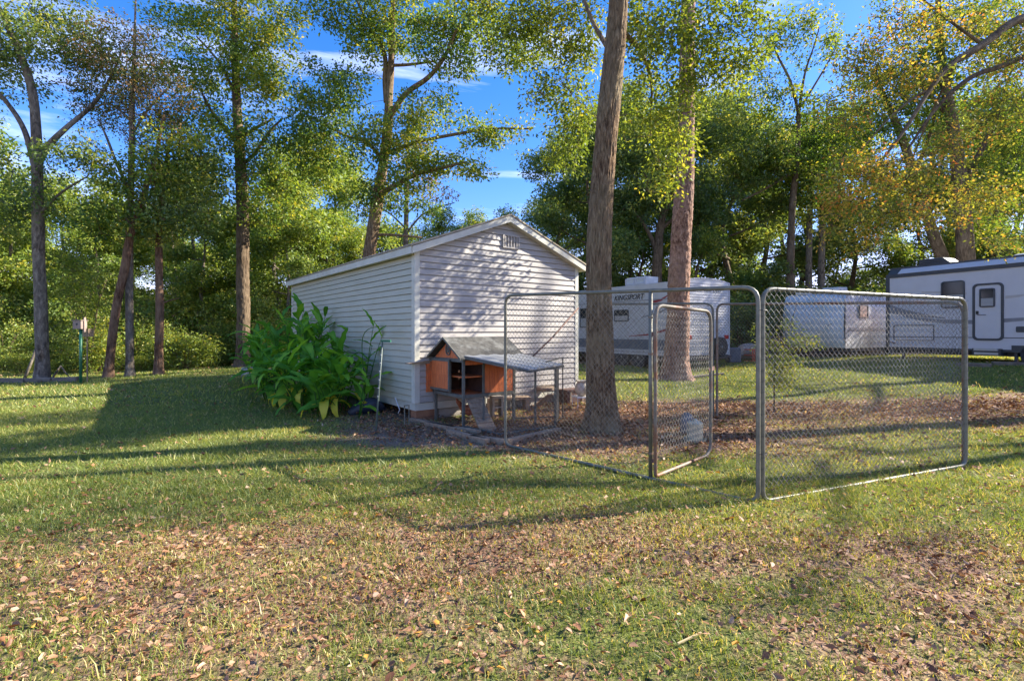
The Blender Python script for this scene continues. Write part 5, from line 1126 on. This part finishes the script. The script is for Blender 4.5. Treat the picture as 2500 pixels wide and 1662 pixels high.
def sw_px(parent, f_, tops, bots, mat, **kw): return swoosh(parent, [f_(*q) for q in tops], [f_(*q) for q in bots], mat, **kw)
sw_px(rvA, pa, [(1595,734),(1612,730),(1634,718)], [(1594,741),(1614,735),(1634,720)], 'rvred')
sw_px(rvA, pa, [(1535,820),(1580,815),(1610,807),(1645,797)], [(1535,821),(1580,819),(1612,812),(1645,801)], 'rvred')
sw_px(rvA, pa, [(1568,773),(1600,764),(1645,744)], [(1568,775),(1602,768),(1645,748)], 'rvgrey')
def text(parent, body, x, z, h, w, mat, y=-.012, shear=.3, face='y', xr=0.0, flip=False):
    cu_ = bpy.data.curves.new('lettering', 'FONT'); cu_.body = body; cu_.size = 1; cu_.extrude = .004; cu_.shear = shear; cu_.offset = .012; cu_.resolution_u = 3
    ob = bpy.data.objects.new('lettering', cu_); C.objects.link(ob); bpy.context.view_layer.update()
    me_ = bpy.data.meshes.new_from_object(ob); bpy.data.objects.remove(ob); bpy.data.curves.remove(cu_)
    co = np.array([v.co[:] for v in me_.vertices]); mn, mxx = co.min(0), co.max(0)
    co[:, 0] = (co[:, 0]-mn[0])/(mxx[0]-mn[0])*w; co[:, 1] = (co[:, 1]-mn[1])/(mxx[1]-mn[1])*h
    me_.vertices.foreach_set('co', co.astype(np.float32).ravel()); me_.materials.clear(); me_.materials.append(M[mat]); me_.update()
    o_ = link('lettering', me_, parent)
    if face == 'y': o_.rotation_euler = (PI/2,0,0); o_.location = (x, y, z)
    else: o_.rotation_euler = (PI/2,0,PI/2); o_.location = (xr, x, z)
    return o_
t0_, z0_ = pa(1494,735); t1_, z1_ = pa(1567,722); text(rvA, 'KINGSPORT', t0_+.14, min(z0_,z1_), .2, t1_-t0_, 'black')
text(rvA, 'KINGSPORT', .65, 2.86, .15, 1.35, 'rvband', face='x', xr=LA+.022)
for y_ in (2.12,): mb = MB(); mb.box(LA+.018,y_,1.20,LA+.05,y_+.22,1.34); mb.obj('tail_light', M['redlens'], rvA, bevel=.01)
for y_ in (.10,): mb = MB(); mb.box(LA+.018,y_,1.20,LA+.05,y_+.22,1.34); mb.obj('tail_light', M['redlens'], rvA, bevel=.01)
mb = MB(); mb.box(LA+.018,2.10,.85,LA+.04,2.36,1.12); mb.obj('number_plate', M['rvwhite'], rvA)
t_ = wheel(rvA, 0, 0, .34, .2, z=0); t_.name = 'spare_wheel'; t_.rotation_euler = (0,PI/2,0); t_.location = (LA+.02, 1.72, .93)
mb = MB(); mb.box(LA+.0,0,.52,LA+.12,WA,.60); mb.obj('bumper', M['rvtrim'], rvA)
t0_, z0_ = pa(1492,704); t1_, z1_ = pa(1542,684)
ac = MB(); ac.prism([(t0_,.75,zc-.03),(t1_,.75,zc-.03),(t1_,.78,zc+.30),(t0_+.06,.78,zc+.30)], (0,.7,0)); aco = ac.obj('roof_cooler', M['acwhite'], rvA, bevel=.03)
for k in range(2): mb = MB(); w_ = (t1_-t0_)/2; mb.ring(rrect(t0_+w_*(k+.5),zc+.14,w_*.88,.24,.01,.735,1), rrect(t0_+w_*(k+.5),zc+.14,w_*.70,.16,.01,.735,1), (0,.02,0)); mb.obj('grille_frame', M['rvwhite'], aco)
for x_ in (pa(1517,800)[0], pa(1517,800)[0]+.85): wheel(rvA, x_, -.0, .36, z=.36+gz-.02)
for x_ in (.5, 3.0, 5.2, LA-.4): mb = MB(); mb.box(x_,.3,0,x_+.08,.38,zb_); mb.obj('stabiliser', M['rvtrim'], rvA)
mb = MB(); mb.box(.2,.15,.50,LA-.2,WA-.15,.62); mb.obj('chassis', M['black'], rvA)
# 2: moulded camper in the middle
E0 = Vector(((2066-CX)/F*18.6, 18.6, 0)); es = Vector((.86,.51,0)).normalized(); ge_ = tz(E0.x, E0.y)
rvB = thing('moulded_camper', 'white moulded camper with curved blue-tinted nose beside the large trailer', 'camper', (E0.x, E0.y, 0), math.atan2(es.y, es.x))
def pb(px, py): return plane_px(E0, es, px, py)
zB0, zB1 = .86, 2.80; LB, WB = 6.0, 2.3
prof = []                                        # nose profile: bulging then tucked under
for k in range(13):
    t_ = k/12; z_ = zB0+(zB1-zB0)*t_; bul = -.34*math.sin(PI*min(1,t_*1.02))**.8-.10*(1-t_); prof.append((bul, z_))
prof += [(.12,zB1+.10),(.5,zB1+.14)]
n_ = len(prof); ny_ = 12; vs = []; fs = []
for j in range(ny_+1):
    v_ = j/ny_; rnd_ = 1-abs(2*v_-1)**5*.55
    for (x_, z_) in prof: vs.append((x_*rnd_ if x_ < 0 else x_, WB*v_, z_))
for j in range(ny_):
    for i in range(n_-1): fs.append((j*n_+i, j*n_+i+1, (j+1)*n_+i+1, (j+1)*n_+i))
mb = MB(); mb.add(vs, fs); mb.obj('nose_cap', M['rvshade'], rvB, smooth=True)
# side wall with a soft bulge
vs = []; fs = []; nx_ = 10
for j in range(nx_+1):
    x_ = LB*(j/nx_)**1.6
    for k in range(9):
        t_ = k/8; z_ = zB0-.02+(zB1+.12-zB0)*t_; y_ = -.06*math.sin(PI*t_)+.16*max(0, t_-.85)/.15; e_ = prof[min(12,int(t_*12))][0]*.45 if j == 0 else 0; vs.append((x_+e_, y_, z_))
for j in range(nx_):
    for k in range(8): fs.append((j*9+k, (j+1)*9+k, (j+1)*9+k+1, j*9+k+1))
mb = MB(); mb.add(vs, fs); mb.obj('side_wall', M['rvwhite'], rvB, smooth=True)
mb = MB(); mb.box(.2,.16,zB0,LB,WB,zB1+.13); mb.obj('body', M['rvwhite'], rvB)
t0_, z0_ = pb(2092,776); t1_, z1_ = pb(2113,745); win(rvB, (t0_+t1_)/2, (z0_+z1_)/2, t1_-t0_, z1_-z0_, off=-.075, r=.03, split=True, bl=False)
for z_ in (1.50,1.545,1.60): mb = MB(); mb.box(.03,-.068,z_-.007,3.2,-.05,z_+.007); mb.obj('pinstripe', M['rvgrey'], rvB)
mb = MB(); mb.tube(smoothpath([(-.36,WB*.15,1.75),(-.37,WB*.3,1.62),(-.37,WB*.8,1.60)], [1,1,1], 4)[0], .012, 5); mb.obj('nose_shade_line', M['rvtrim'], rvB)  # dark strip stands in for the shading on the moulded nose
mb = MB(); mb.prism([(.75,.7,zB1+.12),(1.6,.7,zB1+.12),(1.55,.7,zB1+.42),(.85,.7,zB1+.40)], (0,.6,0)); mb.obj('roof_cooler', M['acwhite'], rvB, bevel=.03)
mb = MB(); mb.box(.1,1.5,zB1+.12,.55,1.95,zB1+.27); mb.obj('roof_vent', M['acwhite'], rvB, bevel=.02)
mb = MB(); mb.box(.7,.2,zB0-.14,LB,WB-.2,zB0); mb.obj('chassis', M['black'], rvB)
wheel(rvB, 3.6, 0, .36, z=.36+ge_); mb = MB(); mb.box(1.2,.25,0,1.3,.35,zB0); mb.obj('stabiliser', M['rvtrim'], rvB)
# 3: large modern trailer at the right edge
O3 = Vector((13.32,17.9,0)); s3 = Vector((.39,-.92,0)).normalized(); L3 = 9.0; W3 = 2.45
rvC = thing('large_trailer', 'large pale grey travel trailer with dark trim at the right edge', 'travel trailer', (O3.x, O3.y, 0), math.atan2(s3.y, s3.x))
def p3(px, py): return plane_px(O3, s3, px, py)
zlo = p3(2180,849)[1]; zlo = .90; zec = 3.40; ztp = 3.66
mb = MB(); mb.box(0,0,zlo,L3,W3,zec); mb.prism([(0,0,zec),(0,.25,ztp),(0,W3-.25,ztp),(0,W3,zec)], (L3,0,0)); mb.obj('body', M['rvwhite'], rvC)
mb = MB(); mb.box(-.01,-.03,zec-.06,L3,.0-.001,zec+.06); mb.obj('eave_trim', M['rvtrim'], rvC)
mb = MB(); mb.prism([(.35,-.012,zec+.07),(.35,.235,ztp+.0),(.35,.245,ztp-.02),(.35,.0,zec+.05)], (L3-.35,0,0)); mb.obj('upper_panel', M['rvwhite'], rvC)
mb = MB(); mb.prism([(-.012,.0,zec),(-.012,.24,ztp+.012),(-.012,W3,ztp+.012),(-.012,W3,zec)], (.36,0,0)); mb.obj('roof_corner_cap', M['rvtrim'], rvC)
mb = MB(); mb.box(0,.22,ztp-.01,L3,.30,ztp+.05); mb.obj('roof_edge', M['rvtrim'], rvC)
mb = MB(); mb.box(-.02,-.03,zlo-.02,.09,-.001,zec-.06); mb.obj('corner_trim', M['rvtrim'], rvC)
mb = MB(); mb.box(.02,-.008,zlo-.04,L3,-.001,zlo+.03); mb.obj('bottom_trim', M['rvtrim'], rvC)
tg, zg = p3(2300,823); mb = MB(); mb.box(.05,-.008,zg-.012,L3,-.001,zg+.012); mb.obj('side_moulding', M['rvtrim'], rvC)
t0_, _ = p3(2298,700); t1_, _ = p3(2356,700); tm_ = (t0_+t1_)/2; _, z1_ = p3(2325,686); _, z0_ = p3(2325,752); win(rvC, tm_, (z0_+z1_)/2, t1_-t0_, z1_-z0_, r=.09)
t0_, _ = p3(2375,760); t1_, _ = p3(2451,760); tm_ = (t0_+t1_)/2; _, z1_ = p3(2413,691); _, z0_ = p3(2413,831)
mb = MB(); w_ = t1_-t0_; h_ = z1_-z0_; zc_ = (z0_+z1_)/2; mb.ring(rrect(tm_,zc_,w_,h_,.13,-.03,5), rrect(tm_,zc_,w_-.12,h_-.12,.09,-.03,5), (0,.029,0)); dor = mb.obj('door', M['rvtrim'], rvC)
mb = MB(); mb.prism(rrect(tm_,zc_,w_-.13,h_-.13,.09,-.016,5), (0,.014,0)); mb.obj('door_panel', M['rvwhite'], dor)
_, zw1 = p3(2410,704); _, zw0 = p3(2410,750); f_ = win(rvC, tm_-.01, (zw0+zw1)/2, w_*.5, zw1-zw0, off=-.017, r=.05, name='door_window')
tk, zk = p3(2387,763); mb = MB(); mb.box(tk-.035,-.045,zk-.05,tk+.035,-.017,zk+.05); mb.obj('handle', M['black'], dor, bevel=.01); mb = MB(); mb.tube([(tk,-.04,zk-.07),(tk+.22,-.05,zk-.075)], .008, 6); mb.obj('grab_bar', M['rvtrim'], dor)
def fr_px(name, x0, y0, x1, y1, mat, r=.05, wd=.045):
    a_, _ = p3(x0,(y0+y1)/2); b_, _ = p3(x1,(y0+y1)/2); m_ = (x0+x1)/2; _, zt = p3(m_, y0); _, zb = p3(m_, y1); mb = MB()
    mb.ring(rrect((a_+b_)/2,(zt+zb)/2,b_-a_,zt-zb,r,-.02,3), rrect((a_+b_)/2,(zt+zb)/2,b_-a_-wd,zt-zb-wd,r*.7,-.02,3), (0,.019,0)); return mb.obj(name, M[mat], rvC)
fr_px('compartment_door', 2182,793,2281,831,'rvtrim')
a_, zt = p3(2482,798); mb = MB(); mb.prism(rrect(a_+.12,zt-.07,.26,.17,.03,-.02,3), (0,.019,0)); mb.obj('service_hatch', M['rvtrim'], rvC)
sw_px(rvC, p3, [(2172,744),(2210,756),(2260,767),(2305,775)], [(2172,764),(2215,772),(2262,775),(2305,777)], 'rvgrey')
sw_px(rvC, p3, [(2205,771),(2250,776),(2300,780),(2374,781),(2440,778),(2500,775)], [(2205,773),(2250,783),(2300,789),(2374,791),(2440,788),(2500,783)], 'rvgrey', y0=-.0285 if False else -.006)
sw_px(rvC, p3, [(2250,712),(2300,711),(2360,715)], [(2250,715),(2300,716),(2360,717)], 'rvtan')
sw_px(rvC, p3, [(2455,722),(2480,720),(2500,718)], [(2455,729),(2480,726),(2500,722)], 'rvtan')
# step well
a_, zt = p3(2378,838); b__, _ = p3(2448,838); _, zb = p3(2412,868); mb = MB(); mb.box(a_,-.10,zb,b__,.25,zlo+.05); st = mb.obj('folding_step', M['rvtrim'], rvC)
for k in range(2): mb = MB(); mb.box(a_+.06,-.13-.03*k,zb+.03+.12*k,b__-.06,-.102,zb+.10+.12*k); mb.obj('tread', M['rim'], st)
for (px_) in (2474, 2200): a_, _ = p3(px_,860); mb = MB(); mb.box(a_,.05,tz(*(O3+s3*a_)[:2])-.02,a_+.07,.12,zlo); mb.obj('jack', M['rvtrim'], rvC)
a_, _ = p3(2532,870); wheel(rvC, a_, -.02, .37, z=.37+.42); wheel(rvC, a_+.85, -.02, .37, z=.37+.40)
mb = MB(); mb.box(a_-.55,-.02,zlo-.05,a_+1.4,-.010,zlo+.16); mb.obj('wheel_arch', M['rvtrim'], rvC)
a_, _ = p3(2205,650); mb = MB(); mb.prism([(a_,.8,ztp),(a_+1.1,.8,ztp),(a_+.75,.8,ztp+.32),(a_+.05,.8,ztp+.32)], (0,.7,0)); aco = mb.obj('roof_cooler', M['acgrey'], rvC, bevel=.03)
for k in range(3): mb = MB(); mb.box(a_+.1,.78,ztp+.08+k*.06,a_+.7,.799,ztp+.10+k*.06); mb.obj('louvre', M['rvtrim'], aco)
a_, _ = p3(2445,630); mb = MB(); mb.lathe([(.42,0),(.40,.1),(.25,.17),(.05,.19)], 18, (a_+.1,1.2,ztp)); mb.obj('satellite_dome', M['acwhite'], rvC, smooth=True)
mb = MB(); mb.box(.1,.2,zlo-.18,L3,W3-.2,zlo-.002); mb.obj('chassis', M['black'], rvC)
mb = MB(); mb.tube([(.15,-.05,zlo+.2),(.3,-.07,zlo+.15)], .02, 6); mb.obj('hose_bracket', M['rust'], rvC)
# things in the distance between the campers
ox = onground(1840, 19); o = thing('orange_crate', 'orange slatted plastic crate in the grass beyond the fence corner posts', 'crate', ox, .3)
for k in range(6): mb = MB(); mb.box(-.24+k*.09,-.2,0,-.20+k*.09,-.18,.46); mb.obj('slat', M['orange'], o)
for z_ in (.0,.22,.43): mb = MB(); mb.box(-.25,-.178,z_,.27,.2,z_+.04); mb.obj('rail', M['orange'], o)
q = MB(); q.tube(*smoothpath([(-.5,0,.05),(-.2,0,.22),(.2,.05,.25),(.6,0,.06)], [.12,.26,.24,.08], 3), 10, wob=.7); q = q.obj('rubble_heap', M['block'], smooth=False); q.location = onground(1826, 19.6)+Vector((0,0,.12)); tag(q, 'pale crumpled sheet heap above the orange crate', 'heap')
q = MB(); q.tube(*smoothpath([(-.8,0,.0),(-.3,0,.22),(.4,.05,.2),(.9,0,.02)], [.15,.3,.28,.1], 3), 10, wob=.7); q = q.obj('brush_pile', M['rust'], smooth=False); q.location = onground(1890, 20.5)+Vector((0,0,.3)); tag(q, 'dark brown brush heap left of the moulded camper', 'heap')
mb = MB(); mb.box(-.22,-.2,0,.22,.2,.55); q = mb.obj('storage_tub', M['bluegrey'], bevel=.04); q.location = onground(1790, 18.8); tag(q, 'dark blue-grey tub standing at the rear corner of the aged trailer', 'tub')
uniq()
print('TRIS', sum(len(m_.polygons)*2 for m_ in bpy.data.meshes), 'OBJ', len(bpy.data.objects))
